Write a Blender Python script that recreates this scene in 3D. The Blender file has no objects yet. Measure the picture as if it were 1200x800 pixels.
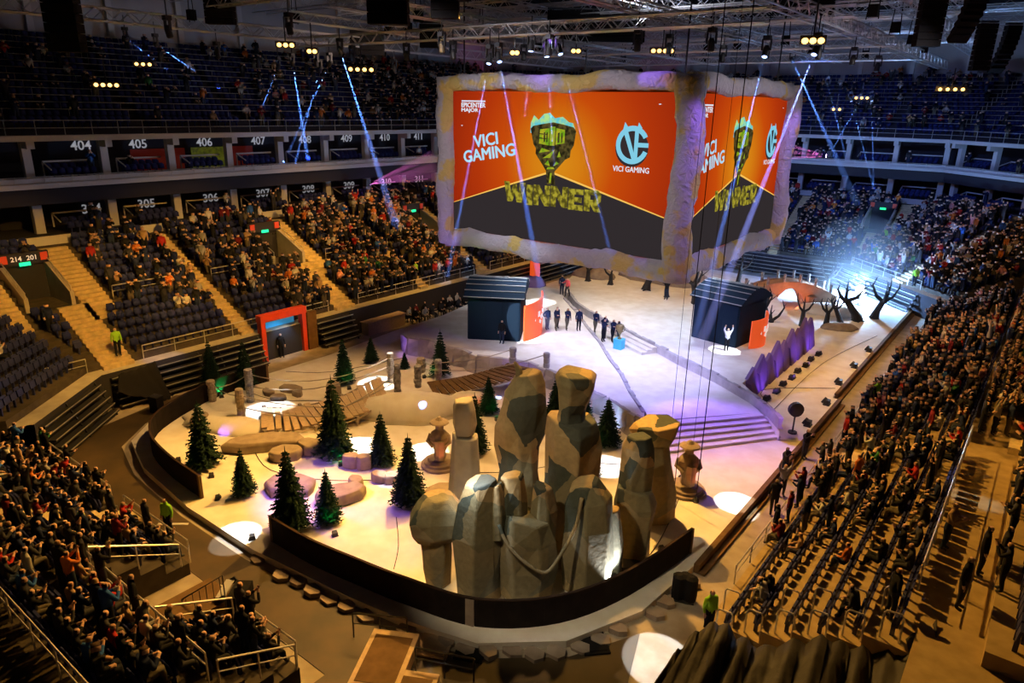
import bpy, bmesh, math, random
import numpy as np
from mathutils import Vector, Matrix
R = math.radians
SC = bpy.context.scene
COL = SC.collection
PI = math.pi

# ------------------------------------------------------------------ camera
F_PX, CAM_H = 825.0, 17.5
PITCH, ROLL, YAW = R(18.4), R(1.2), R(37.3)
_h = Vector((-math.sin(YAW), math.cos(YAW), 0)); _r = Vector((math.cos(YAW), math.sin(YAW), 0))
FWD = _h * math.cos(PITCH) + Vector((0, 0, -math.sin(PITCH)))
_u = _r.cross(FWD)
CR = _r * math.cos(ROLL) + _u * math.sin(ROLL)
CU = _u * math.cos(ROLL) - _r * math.sin(ROLL)
CAM = Vector((0, 0, CAM_H))
cam_d = bpy.data.cameras.new('camera'); cam_d.sensor_width = 36.0; cam_d.lens = F_PX / 1200 * 36
cam_d.clip_start = 0.3; cam_d.clip_end = 400
cam = bpy.data.objects.new('camera', cam_d); COL.objects.link(cam)
_m = Matrix((CR, CU, -FWD)).transposed().to_4x4(); _m.translation = CAM
cam.matrix_world = _m
SC.camera = cam
def proj(p):
    v = Vector(p) - CAM; d = v.dot(FWD)
    if d < 0.5: return (-9999, -9999, 0)
    return (600 + F_PX * v.dot(CR) / d, 400 - F_PX * v.dot(CU) / d, F_PX / d)

# ------------------------------------------------------------------ world, exposure
W = bpy.data.worlds.new('world'); SC.world = W; W.use_nodes = True
W.node_tree.nodes['Background'].inputs[0].default_value = (0.55, 0.6, 1.0, 1)
W.node_tree.nodes['Background'].inputs[1].default_value = 0.012
SC.view_settings.view_transform = 'Standard'; SC.view_settings.look = 'None'
SC.view_settings.exposure = 0.0; SC.view_settings.gamma = 1.0; SC.view_settings.use_curve_mapping = False

# ------------------------------------------------------------------ rig lights (hung from the trusses, or added under the cube)
AMBER = (1.0, 0.50, 0.085); DECKC = (1.0, 0.56, 0.18); WARM = (1.0, 0.70, 0.36); WHITE = (0.86, 0.93, 1.0); VIOLET = (0.40, 0.30, 1.0)
BLUE = (0.10, 0.26, 1.0); PURPLE = (0.36, 0.16, 1.0)
def spot(name, loc, aim, power, col, deg, blend=0.6, rad=0.15):
    l = bpy.data.lights.new(name, 'SPOT'); l.energy = power; l.color = col; l.spot_size = R(deg); l.spot_blend = blend
    l.shadow_soft_size = rad
    o = bpy.data.objects.new(name, l); COL.objects.link(o); o.location = loc
    o.rotation_euler = (Vector(aim) - Vector(loc)).to_track_quat('-Z', 'Y').to_euler()
    return o
WASH = [  # name, location, aim, watts, colour, cone
    ('flood_deck', (-31, 27, 21.6), (-28, 21, 0), 12500, DECKC, 86),
    ('flood_deck', (-20, 30, 21.6), (-15, 20, 0), 8000, DECKC, 70),
    ('flood_deck', (-12, 58, 21.6), (-10.5, 56, 0), 7500, DECKC, 66),
    ('flood_deck', (-30, 62, 21.6), (-29, 64, 0), 7500, DECKC, 70),
    ('flood_left_stand', (-26, 17, 21.8), (-50, 16, 3.0), 30000, AMBER, 42),
    ('flood_left_stand', (-26, 29, 21.8), (-50, 29, 3.0), 30000, AMBER, 42),
    ('flood_left_stand', (-35.5, 43, 21.8), (-50, 42, 4), 17000, AMBER, 56),
    ('flood_left_stand', (-36, 58, 21.8), (-50, 59, 4), 11000, AMBER, 60),
    ('flood_right_stand', (-22, 31, 21.8), (-1, 27, 2), 36000, AMBER, 62),
    ('flood_right_stand', (-13.5, 46, 21.8), (0, 48, 3), 12000, AMBER, 80),
    ('flood_near_stand', (-24, 30, 21.8), (-25, 6, 2), 40000, AMBER, 70),
    ('flood_floor', (-16, 29, 21.6), (-20, 11, 0), 8000, AMBER, 80),
    ('flood_far_stand', (-20, 64, 21.6), (-20, 90, 5), 13000, (0.16, 0.30, 1.0), 84),
    ('flood_far_stand', (-12, 62, 21.6), (-2, 78, 3), 4500, AMBER, 60),
    ('rock_front_light', (-13, 5, 21.0), (-13, 19, 3), 8000, (1.0, 0.78, 0.46), 30),
    ('wash_steps', (-16.6, 37.4, 7.9), (-12.3, 34.8, .4), 3800, (0.30, 0.14, 1.0), 64),  # violet fill added at the cube's lower corner for the treads
    ('wash_violet', (-24, 12, 21), (-19.5, 17.5, 0), 5200, PURPLE, 17),
    ('rock_top_spot', (-20, 28, 21.5), (-14.2, 16.8, 5.0), 26000, WHITE, 3.4),
    ('wash_channel', (-20, 19, 21.5), (-18.5, 38.5, 1), 34000, (0.42, 0.40, 1.0), 20),
    ('wash_plateau', (-29, 19, 21.5), (-27, 42, 1.5), 9000, (.80, .84, 1.0), 22),
    ('under_cube_fill', (-29, 40.5, 8.0), (-29, 42, 1.5), 1500, (.84, .86, 1.0), 150),  # fills added under the cube to lift the stage it shades
    ('under_cube_fill', (-21, 40.5, 8.0), (-20, 42, 1.5), 2600, (0.50, 0.50, 1.0), 150),
    ('under_cube_fill', (-21, 49.5, 8.0), (-21, 50, 1.5), 1500, (.66, .78, 1.0), 150),
    ('under_cube_fill', (-29, 49.5, 8.0), (-29, 51, 1.5), 1500, (1.0, 0.80, 0.58), 150),
    ('wash_cube', (-27, 20, 21.5), (-26, 36, 14), 6800, (0.92, 0.86, 0.9), 70),
    ('wash_cube', (0, 42, 21.5), (-16, 45, 14), 5600, (0.92, 0.86, 0.9), 70),
    ('wash_roof', (-24, 46, 22.5), (-24, 47, 30), 3600, (0.8, 0.8, 0.9), 160),
    ('wash_upper_left', (-40, 40, 20.5), (-66, 34, 18), 1500, (0.75, 0.55, 0.42), 120),
    ('wash_upper_far', (-26, 78, 20.5), (-22, 100, 17), 1500, (0.28, 0.42, 1.0), 130),
    ('crowd_spot', (-24, 33, 21.4), (-4.1, 46.7, 2.4), 30000, (.55, .75, 1), 4.5), ('crowd_spot', (-22, 33, 21.4), (-1.0, 31.0, 3.6), 26000, (.55, .75, 1), 3.2),
    ('crowd_spot', (-30, 34, 21.4), (-42.2, 20.3, 2.6), 14000, (.4, .55, 1), 5.5), ('crowd_spot', (-35.5, 44, 21.4), (-43.2, 46.2, 3.2), 14000, (.35, .55, 1), 6), ('crowd_spot', (-35.5, 46, 21.4), (-43, 49.6, 3.1), 12000, (.35, .55, 1), 6),
]
for n_, l_, a_, p_, c_, d_ in WASH: spot(n_, l_, a_, p_, c_, d_)
POOLS = [  # crisp white circles on the deck: x, y, radius, watts
    (-34.2, 21.6, 1.5), (-32.6, 28.6, 1.35), (-26.8, 21.9, 1.1), (-23.5, 23.8, 1.1), (-24.4, 13.3, 0.95), (-9.0, 29.2, 1.0),
    (-15.5, 28.4, 1.2), (-7.6, 18.4, 1.2), (-28.7, 41.2, 1.3), (-33.6, 49.0, 1.4), (-17.2, 46.6, 1.1), (-22.8, 20.6, 0.8), (-38.4, 36.6, 1.0)]
for x, y, r in POOLS:
    lx, ly = x * 0.6 - 9.5, y * 0.6 + 15
    if y > 40: lx, ly = ((-27, 20) if -30 < x < -25 else (-40.5, 31) if x < -30 else (-6, 46))
    d = math.dist((lx, ly, 21.6), (x, y, 0.3))
    spot('followspot', (lx, ly, 21.6), (x, y, 0.3), 62000 * (d / 24) ** 2, WHITE, 2 * math.degrees(math.atan(r / d)), 0.12, 0.05)

# ------------------------------------------------------------------ helpers
def newmesh(name, V, F, mats, MI=None, smooth=False):
    me = bpy.data.meshes.new(name); me.from_pydata([tuple(v) for v in V], [], F)
    for m in mats: me.materials.append(m)
    if MI is not None and len(mats) > 1: me.polygons.foreach_set('material_index', MI)
    if smooth: me.polygons.foreach_set('use_smooth', [True] * len(F))
    me.update(); return me
class MB:
    def __init__(s): s.V = []; s.F = []; s.M = []
    def add(s, V, F, mi=0):
        o = len(s.V); s.V += [tuple(v) for v in V]; s.F += [tuple(i + o for i in f) for f in F]; s.M += [mi] * len(F); return s
    def box(s, c, d, rz=0, mi=0, mat=None):
        x, y, z = d[0] / 2, d[1] / 2, d[2] / 2
        V = [Vector((i * x, j * y, k * z)) for k in (-1, 1) for j in (-1, 1) for i in (-1, 1)]
        if mat is not None: V = [mat @ v for v in V]
        elif rz: m = Matrix.Rotation(rz, 3, 'Z'); V = [m @ v for v in V]
        c = Vector(c)
        return s.add([v + c for v in V], [(0, 2, 3, 1), (4, 5, 7, 6), (0, 1, 5, 4), (2, 6, 7, 3), (0, 4, 6, 2), (1, 3, 7, 5)], mi)
    def bar(s, p, q, w, h=None, mi=0):
        p, q = Vector(p), Vector(q); d = q - p; L = d.length
        if L < 1e-6: return s
        m = d.to_track_quat('Y', 'Z').to_matrix()
        return s.box((p + q) / 2, (w, L, h or w), mi=mi, mat=m)
    def tube(s, P, r, n=6, mi=0, cap=True):
        P = [Vector(p) for p in P]; k = len(P); rr = r if isinstance(r, (list, tuple)) else [r] * k
        rings = []; pu = None
        for i in range(k):
            t = (P[min(i + 1, k - 1)] - P[max(i - 1, 0)]).normalized()
            a = pu if pu else (Vector((0, 0, 1)) if abs(t.z) < .9 else Vector((1, 0, 0)))
            u = (a - t * a.dot(t)).normalized(); w = t.cross(u); pu = u
            rings.append([P[i] + (u * math.cos(2 * PI * j / n) + w * math.sin(2 * PI * j / n)) * rr[i] for j in range(n)])
        return s.loft(rings, mi, cap)
    def loft(s, rings, mi=0, cap=True):
        n = len(rings[0]); V = [v for r_ in rings for v in r_]; F = []
        for i in range(len(rings) - 1):
            for j in range(n):
                F.append((i * n + j, i * n + (j + 1) % n, (i + 1) * n + (j + 1) % n, (i + 1) * n + j))
        if cap:
            F.append(tuple(range(n - 1, -1, -1))); F.append(tuple((len(rings) - 1) * n + j for j in range(n)))
        return s.add(V, F, mi)
    def lathe(s, prof, n=12, c=(0, 0, 0), mi=0, cap=True):
        c = Vector(c)
        return s.loft([[c + Vector((r_ * math.cos(2 * PI * j / n), r_ * math.sin(2 * PI * j / n), z)) for j in range(n)] for r_, z in prof], mi, cap)
    def prism(s, poly, z0, z1, mi=0, bottom=False):
        n = len(poly)
        V = [(x, y, z0) for x, y in poly] + [(x, y, z1) for x, y in poly]
        F = [(i, (i + 1) % n, n + (i + 1) % n, n + i) for i in range(n)] + [tuple(range(n, 2 * n))]
        if bottom: F.append(tuple(range(n - 1, -1, -1)))
        return s.add(V, F, mi)
    def quad(s, a, b, c, d, mi=0): return s.add([a, b, c, d], [(0, 1, 2, 3)], mi)
    def mesh(s, name, mats, smooth=False):
        return newmesh(name, s.V, s.F, mats if isinstance(mats, (list, tuple)) else [mats], s.M, smooth)
    def build(s, name, mats, parent=None, smooth=False, loc=None, rz=0):
        return link(name, s.mesh(name, mats, smooth), parent, loc, rz)
def link(name, me, parent=None, loc=None, rz=0):
    o = bpy.data.objects.new(name, me); COL.objects.link(o)
    if parent: o.parent = parent
    if loc is not None: o.location = loc
    if rz: o.rotation_euler = (0, 0, rz)
    return o
def tag(o, label=None, cat=None, group=None, kind=None):
    if label: o['label'] = label
    if cat: o['category'] = cat
    if group: o['group'] = group
    if kind: o['kind'] = kind
    return o
def thing(name, label, cat, loc=(0, 0, 0), rz=0, group=None):
    o = bpy.data.objects.new(name, None); COL.objects.link(o); o.location = loc; o.rotation_euler = (0, 0, rz)
    o.empty_display_size = 0.2
    return tag(o, label, cat, group)
def struct(name, mb, mats, label=None, smooth=False):
    return tag(mb.build(name, mats, None, smooth), label, None, None, 'structure')
def copy_tree(o, parent=None):
    c = o.copy(); COL.objects.link(c); c.parent = parent
    for ch in list(o.children): copy_tree(ch, c)
    return c
def evalmesh(o):
    dg = bpy.context.evaluated_depsgraph_get(); dg.update()
    return bpy.data.meshes.new_from_object(o.evaluated_get(dg))
def text_mesh(txt, size, depth=0.01, bold=0.0, align='CENTER', shear=0):
    c = bpy.data.curves.new('t', 'FONT'); c.body = txt; c.size = size; c.extrude = depth; c.align_x = align; c.align_y = 'CENTER'
    c.offset = bold; c.shear = shear; c.resolution_u = 3
    o = bpy.data.objects.new('t', c); COL.objects.link(o)
    me = evalmesh(o); bpy.data.objects.remove(o); bpy.data.curves.remove(c)
    return me

# ------------------------------------------------------------------ materials
def pm(name, col, rough=0.75, metal=0.0, col2=None, scale=4.0, bump=0.0, detail=4.0, lo=0.35, hi=0.65, emit=0.0, ecol=None, wave=None):
    m = bpy.data.materials.new(name); m.use_nodes = True; nt = m.node_tree; b = nt.nodes['Principled BSDF']
    b.inputs['Base Color'].default_value = (*col, 1); b.inputs['Roughness'].default_value = rough; b.inputs['Metallic'].default_value = metal
    if rough >= .8: b.inputs['Specular IOR Level'].default_value = .12
    if emit: b.inputs['Emission Color'].default_value = (*(ecol or col), 1); b.inputs['Emission Strength'].default_value = emit
    if col2 or bump:
        tc = nt.nodes.new('ShaderNodeTexCoord'); nz = nt.nodes.new('ShaderNodeTexNoise')
        nz.inputs['Scale'].default_value = scale; nz.inputs['Detail'].default_value = detail
        nt.links.new(tc.outputs['Object'], nz.inputs['Vector'])
        if col2:
            rp = nt.nodes.new('ShaderNodeValToRGB'); rp.color_ramp.elements[0].position = lo; rp.color_ramp.elements[1].position = hi
            rp.color_ramp.elements[0].color = (*col, 1); rp.color_ramp.elements[1].color = (*col2, 1)
            nt.links.new(nz.outputs['Fac'], rp.inputs['Fac']); nt.links.new(rp.outputs['Color'], b.inputs['Base Color'])
        if bump:
            bp = nt.nodes.new('ShaderNodeBump'); bp.inputs['Strength'].default_value = bump; bp.inputs['Distance'].default_value = 0.1
            nt.links.new(nz.outputs['Fac'], bp.inputs['Height']); nt.links.new(bp.outputs['Normal'], b.inputs['Normal'])
    return m
def em(name, col, s=1.0):
    m = bpy.data.materials.new(name); m.use_nodes = True; nt = m.node_tree
    nt.nodes.remove(nt.nodes['Principled BSDF']); e = nt.nodes.new('ShaderNodeEmission')
    e.inputs[0].default_value = (*col, 1); e.inputs[1].default_value = s
    nt.links.new(e.outputs[0], nt.nodes['Material Output'].inputs[0]); return m
MT = dict(
    concrete=pm('concrete', (.40, .34, .27), .85, col2=(.30, .25, .19), scale=1.2, bump=.15),
    boards=pm('dark_floor_boards', (.045, .031, .014), .6, col2=(.085, .053, .022), scale=.6, bump=.1),
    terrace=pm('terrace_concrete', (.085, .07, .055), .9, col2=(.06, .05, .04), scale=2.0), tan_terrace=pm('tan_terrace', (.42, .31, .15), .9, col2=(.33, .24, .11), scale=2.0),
    ledge=pm('ledge_stone', (.46, .42, .35), .8, col2=(.38, .34, .28), scale=1.5),
    stair=pm('stair_concrete', (.62, .48, .25), .85, col2=(.45, .36, .20), scale=3),
    snow=pm('snow_cloth', (.82, .78, .72), .9, col2=(.72, .66, .58), scale=1.1, bump=.25, detail=6),
    rockwall=pm('carved_foam_wall', (.36, .33, .34), .9, col2=(.50, .47, .47), scale=1.2, bump=.6),
    black=pm('black_cloth', (.012, .011, .012), .9, bump=.2, scale=6),
    fence=pm('fence_cloth', (.012, .009, .009), .85, col2=(.018, .013, .012), scale=3),
    metal=pm('brushed_metal', (.55, .55, .56), .35, 0.9),
    rail=pm('rail_steel', (.62, .60, .56), .4, 0.7),
    darkmetal=pm('dark_metal', (.05, .05, .055), .5, 0.6),
    truss=pm('truss_aluminium', (.60, .60, .62), .4, 0.6),
    seat=pm('blue_seat_plastic', (.022, .028, .115), .5),
    white=pm('white_paint', (.50, .48, .46), .7),
    darkwall=pm('dark_wall', (.035, .033, .04), .85),
    panelwall=pm('pale_wall_panels', (.42, .40, .38), .8, col2=(.36, .34, .33), scale=.3),
    roof=pm('roof_underside', (.020, .020, .025), .9, col2=(.012, .012, .015), scale=.4),
    red=pm('red_panel', (.62, .06, .02), .6), stone=pm('stone', (.36, .29, .23), .9, col2=(.27, .21, .17), scale=2, bump=.3),
    wood=pm('plank_wood', (.60, .45, .30), .8, col2=(.50, .37, .25), scale=5, bump=.2),
    post=pm('post_bark', (.50, .42, .33), .9, col2=(.30, .25, .20), scale=6, bump=.4),
    rope=pm('rope', (.45, .40, .33), .9),
    fir=pm('fir_needles', (.008, .022, .014), .8, col2=(.016, .04, .022), scale=9), trunk=pm('fir_trunk', (.05, .032, .02), .9),
    bare=pm('black_bark', (.018, .016, .018), .75, bump=.5, scale=8),
    brown=pm('brown_plywood', (.17, .10, .045), .8, col2=(.12, .07, .03), scale=2),
    signgreen=em('exit_green', (.02, .75, .25), 2.2), lampwarm=em('lamp_warm', (1, .50, .12), 5.0), lampblue=em('lamp_blue', (.35, .5, 1), 8.0),
    lampwhite=em('lamp_white', (.95, .97, 1), 30.0), number=pm('number_paint_glow', (.8, .8, .8), .6, emit=.22, ecol=(.8, .8, .85)),  # number paint also emits faintly
)
# ------------------------------------------------------------------ floor and setting
RND = random.Random(7)
mb = MB(); mb.quad((-60, -14, 0), (20, -14, 0), (20, 96, 0), (-60, 96, 0)); struct('floor', mb, MT['concrete'], 'tan concrete arena floor around the stage')
mb = MB()
mb.prism([(-41.2, 19.6), (-40.0, 20.4), (-38.6, 16.4), (-36.7, 14.2), (-33.2, 13.2), (-28, 12.75), (-23.0, 12.75), (-18, 13.25), (-15.3, 13.65), (-12.3, 14.45), (-9.9, 16.5), (-8.55, 19.0), (-7.2, 15.0), (-7.2, 2.0), (-15.6, 2.0), (-15.6, 10.9), (-37.6, 11.1), (-39.6, 13.0)], 0.0, 0.02)
struct('floor', mb, MT['boards'], 'dark brown board covering on the arena floor around the fence')
DECK = [(-39.6, 20.0), (-38.2, 16.6), (-36.4, 14.6), (-33, 13.6), (-28, 13.1), (-23.0, 13.1), (-18.0, 13.6), (-15.4, 14.0), (-12.5, 14.8), (-10.2, 16.8), (-8.9, 19.8), (-8.5, 24), (-8.5, 45.6), (-8.9, 45.6), (-8.9, 74), (-14, 77), (-37, 77), (-40.2, 60), (-40.2, 38), (-39.4, 30), (-39.5, 24)]
mb = MB(); mb.prism(DECK, 0.0, 0.3); struct('floor', mb, MT['snow'], 'low snow covered stage deck with the fir trees')
mb = MB()
for y0, y1, x in ((23.5, 45.4, -8.5), (46.2, 73.5, -8.9)):
    mb.box((x + .06, (y0 + y1) / 2, .20), (.22, y1 - y0, .42)); mb.box((x + .28, (y0 + y1) / 2, .06), (.3, y1 - y0, .12))
struct('trim_1', mb, MT['brown'], 'brown timber kerb along the straight edge of the stage deck')
_ks = tag(bpy.data.objects.new('trim_3', None), 'row of rough pale edging stones outside the dark fence', None, None, 'structure'); COL.objects.link(_ks)
for _i in range(5, 11):
    _a, _b = Vector(DECK[_i]), Vector(DECK[_i + 1]); _k = max(2, int((_b - _a).length / .75))
    for _j in range(_k):
        if RND.random() < .25: continue
        _p = _a.lerp(_b, (_j + .5) / _k); _d = (_b - _a).normalized(); _o = Vector((_d.y, -_d.x)) * RND.uniform(.05, .35); _p = _p + _o
        _r = [(_p.x + RND.uniform(.8, 1.15) * .42 * math.cos(_t * PI / 3), _p.y + RND.uniform(.8, 1.15) * .3 * math.sin(_t * PI / 3)) for _t in range(6)]
        m = MB(); m.prism(_r, 0, RND.uniform(.10, .24)); m.build('edging_stone', MT['stone'], _ks)
# raised plateau on both sides of the sunken walkway
LEFT_FASCIA = [(-36.4, 34.4), (-35.2, 33.9), (-33.6, 34.4), (-32, 34.2), (-30.4, 34.5), (-29, 34.2), (-27.4, 35.0), (-25.6, 35.5), (-24, 35.2), (-22.4, 34.9), (-20.8, 34.5), (-19.4, 33.8), (-18, 33.4), (-16.6, 32.6), (-15.5, 32.3)]
CH_L = [(-15.5, 32.3), (-15.9, 33.2), (-17.9, 35.3), (-19.8, 37.6), (-21.9, 39.7), (-24.2, 42.3), (-26.6, 44.6), (-29.6, 47.7), (-33, 50.9)]
CH_R = [(-33.6, 52.6), (-31.4, 50.4), (-29.1, 48.8), (-26.9, 47.7), (-24.6, 46.5), (-22.4, 45.2), (-20.3, 44.2), (-18.4, 43.1), (-16.5, 42.2), (-15.0, 41.5), (-13.7, 40.7), (-12.1, 39.7), (-10.6, 38.4), (-9.6, 37.1)]
mb = MB(); mb.prism(LEFT_FASCIA[:-1] + CH_L + [(-35.5, 53.5), (-39.0, 53.5), (-38.2, 44)], 0.3, 1.5)
struct('floor', mb, MT['snow'], 'snow covered raised stage plateau with the dark booth on the tree side')
mb = MB(); mb.prism([CH_L[1], (-11.2, 38.6)] + CH_R[::-1][2:] + [(-33, 50.9)] + CH_L[::-1][1:-2], 0.3, 1.0)
struct('floor', mb, MT['snow'], 'pale violet sunken walkway in the middle of the stage')
mb = MB(); mb.prism(CH_R[::-1] + [(-35.4, 53.6), (-38.6, 62), (-33, 66), (-19.5, 66), (-15.5, 58), (-13.3, 54.8), (-13.3, 41.2)], 0.3, 1.5)
struct('floor', mb, MT['snow'], 'snow covered raised stage plateau with the booth beside the arch bridge')
def cliff(name, line, z0, z1, out, label, seed, jit=.25):
    """a carved wall: facetted stones along a line, each proud by a different amount"""
    r = random.Random(seed); root = tag(bpy.data.objects.new(name, None), label, None, None, 'structure'); COL.objects.link(root)
    pts = [Vector((*p, 0)) for p in line]
    for i in range(len(pts) - 1):
        a, b = pts[i], pts[i + 1]; d = (b - a).normalized(); n = Vector((d.y, -d.x, 0)) * out
        k = max(1, round((b - a).length / .75))
        for j in range(k):
            p, q = a.lerp(b, j / k), a.lerp(b, (j + 1) / k); m = MB(); rings = []
            for t in (0, .35, .7, 1.0):
                z = z0 + (z1 - z0) * t + (r.uniform(-.02, .10) if t == 1 else 0)
                w0, w1 = [(.05 + r.uniform(0, jit)) * (1.25 - .6 * t) for _ in '01']
                rings.append([p - n * .15 + Vector((0, 0, z)), p + n * w0 + Vector((0, 0, z)), q + n * w1 + Vector((0, 0, z)), q - n * .15 + Vector((0, 0, z))])
            m.loft(rings); m.build('carved_stone', MT['rockwall'], root)
    return root
cliff('wall_plateau', LEFT_FASCIA, .3, 1.5, 1, 'grey carved stone face of the plateau behind the fir trees', 3)
cliff('wall_walkway', CH_R, 1.0, 1.55, -1, 'grey blue carved kerb along the sunken walkway', 4, .16)
cliff('wall_walkway', [CH_L[i] for i in range(1, len(CH_L))], 1.0, 1.55, 1, 'jagged stone lip dividing tree side plateau and sunken walkway', 5, .12)
# steps down from the walkway, each a part
root = tag(bpy.data.objects.new('stage_steps', None), 'wide violet lit steps from the sunken walkway down to the deck', None, None, 'structure'); COL.objects.link(root)
A0, B0, A1, B1 = Vector((-15.6, 33.2)), Vector((-11.2, 38.6)), Vector((-14.0, 31.2)), Vector((-9.6, 37.4))
for i in range(5):
    t0, t1 = i / 5, (i + 1) / 5; p = [A0.lerp(A1, t0), A0.lerp(A1, t1), B0.lerp(B1, t1), B0.lerp(B1, t0)]
    m = MB(); m.prism([tuple(v) for v in p], .3, 1.0 - .14 * i); m.build('step', MT['snow'], root)
root = tag(bpy.data.objects.new('side_steps', None), 'three pale side steps between plateau and walkway beside the trophy', None, None, 'structure'); COL.objects.link(root)
for i in range(3):
    o = .42 * (i + 1); m = MB(); m.prism([(-25.4 - o * .5, 46.6 - o * .9), (-20.6 - o * .5, 44.2 - o * .9), (-20.6 - o * .5 + .25, 44.2 - o * .9 + .5), (-25.4 - o * .5 + .25, 46.6 - o * .9 + .5)], 1.0, 1.45 - .13 * i); m.build('step', MT['snow'], root)

# ------------------------------------------------------------------ bowl
SIDES = {  # name: outward normal and offset of the front line
    'near': ((0, -1), -10.9), 'right': ((1, 0), -6.7), 'far_right': ((.7071, .7071), 45.25), 'far': ((0, 1), 81.0),
    'far_left': ((-.7071, .7071), 79.97), 'left': ((-1, 0), 42.4), 'near_left': ((-.757, -.6534), 21.65)}
ORDER = ['near', 'right', 'far_right', 'far', 'far_left', 'left', 'near_left']
def isect(a, b, sa, sb):
    (ax, ay), ac = SIDES[a]; (bx, by), bc = SIDES[b]; ac += sa; bc += sb; D = ax * by - ay * bx
    return Vector(((ac * by - bc * ay) / D, (ax * bc - bx * ac) / D))
def seg(side, s):
    i = ORDER.index(side); return isect(ORDER[i - 1], side, s, s), isect(side, ORDER[(i + 1) % 7], s, s)
def sdir(side): (nx, ny), _ = SIDES[side]; return Vector((-ny, nx)), Vector((nx, ny))
def at_st(side, s, t, z=0):
    d, n = sdir(side); c = SIDES[side][1] + s; v = n * c + d * t; return Vector((v.x, v.y, z))
def trange(side, s):
    d, _ = sdir(side); a, b = seg(side, s); return a.dot(d), b.dot(d)
BOWL = [(1.0 + .8 * i, .8, 2.5 + .4 * i) for i in range(14)]
RIGHT = [(.95 * i, .95, .6 + .48 * i) for i in range(6)] + [(7.6 + .9 * i, .9, 4.0 + .45 * i) for i in range(8)]
NEAR = [(.9 * i, .9, .5 + .45 * i) for i in range(7)] + [(8.1 + .9 * i, .9, 3.65 + .45 * i) for i in range(6)]
UPPER = [(14.7 + .8 * i, .8, 15.4 + .48 * i) for i in range(14)]
PROF = {'left': BOWL, 'far_left': BOWL, 'far': BOWL, 'far_right': BOWL, 'near_left': BOWL, 'right': RIGHT, 'near': NEAR}
TLIM = {'right': (19.9, 999)}
def nearblk(s): return [(-999, -23.8)] + ([(-19.0, -15.6)] if s > .5 else []) if s < 3.5 else ([(-999, -15.8)] if s < 8 else [(-999, -12.0)])
# t runs along the side: left: t = -y ; far: t = -x ; right: t = y ; near: t = x
PORTALS = {'left': [(-17.5, -14.9), (-35.2, -32.4), (-52.4, -49.6), (-69, -66.3)], 'far': [(14.6, 17.2), (32.5, 35)]}
PS = (6.3, 9.7)
AISLES = {'left': [(-19.6, -17.9, 5.3, 15), (-14.5, -13.2, 5.3, 15), (-18.2, -16.4, .9, 6.4), (-36.9, -35.5, 5.3, 15), (-35.6, -33.8, .9, 6.4), (-54, -52.7, 5.3, 15), (-52.6, -51, .9, 6.4), (-26.5, -25.5, .9, 15), (-44, -43, .9, 15), (-61, -60, .9, 15)],
          'far': [(12.9, 14.4, 5.3, 15), (14.9, 16.5, .9, 6.4), (24.5, 25.5, .9, 15)], 'far_right': [(60.5, 62, .9, 15)],
          'right': [(35.4, 36.6, -1, 15), (50, 51.2, -1, 15), (63, 64, -1, 15)], 'near': [(-29.6, -28.6, -1, 12)], 'near_left': []}
def spans(side, s, dep):
    t0, t1 = trange(side, s); lo, hi = TLIM.get(side, (-999, 999)); out = [(max(t0, lo), min(t1, hi))]
    if side == 'near': out = [(max(t0, a), min(t1, b)) for a, b in nearblk(s)]
    if PS[0] - .01 <= s < PS[1] - .2:
        for p0, p1 in PORTALS.get(side, []):
            nx = []
            for a, b in out:
                if p1 <= a or p0 >= b: nx.append((a, b))
                else:
                    if p0 > a: nx.append((a, p0))
                    if p1 < b: nx.append((p1, b))
            out = nx
    return out
TERR = {'left': 'wall_terrace_left', 'right': 'wall_terrace_right', 'far': 'wall_terrace_far', 'far_left': 'wall_terrace_far_left', 'far_right': 'wall_terrace_far_right', 'near': 'wall_terrace_near', 'near_left': 'wall_terrace_corner'}
TLAB = {'left': 'concrete seating terrace rising behind the red doorway', 'right': 'concrete seating terrace along the straight stage edge', 'far': 'concrete seating terrace behind the arch bridge',
        'far_left': 'concrete seating terrace in the corner behind the hanging screens', 'far_right': 'concrete seating terrace in the corner beyond the arch bridge', 'near': 'concrete seating terrace behind the metal steps', 'near_left': 'concrete corner terrace with folded bleachers below'}
def stand(side):
    mb = MB(); prof = PROF[side]; zf = 0
    if prof is BOWL:
        (a, b), (c, d) = seg(side, 0), seg(side, 1.0)
        mb.quad((*a, 2.1), (*b, 2.1), (*d, 2.1), (*c, 2.1), 1); mb.quad((*a, 0), (*b, 0), (*b, 2.1), (*a, 2.1), 2); zf = 2.1
    for k, (s, dep, z) in enumerate(prof):
        last = k == len(prof) - 1; s2 = prof[k + 1][0] if not last else s + dep + (2.6 if prof is BOWL else .8)
        for t0, t1 in spans(side, s, dep):
            f0, f1 = trange(side, s); b0, b1 = trange(side, s2)
            u0 = b0 if abs(t0 - f0) < 1e-6 else t0; u1 = b1 if abs(t1 - f1) < 1e-6 else t1
            A, B, C_, D = at_st(side, s, t0), at_st(side, s, t1), at_st(side, s2, u1), at_st(side, s2, u0)
            P = lambda v, zz: (v.x, v.y, zz)
            mb.quad(P(A, z), P(B, z), P(C_, z), P(D, z)); mb.quad(P(A, zf), P(B, zf), P(B, z), P(A, z))
            mb.quad(P(D, zf if 0 else 0), P(A, 0), P(A, z), P(D, z)); mb.quad(P(B, 0), P(C_, 0), P(C_, z), P(B, z))
        zf = z
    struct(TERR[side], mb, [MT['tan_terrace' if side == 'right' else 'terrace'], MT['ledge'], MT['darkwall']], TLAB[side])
for sd in ORDER: stand(sd)
def row_z(side, s):
    z = 2.1 if PROF[side] is BOWL else 0
    for rs, dep, rz in PROF[side]:
        if s >= rs - .01: z = rz
    return z
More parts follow.
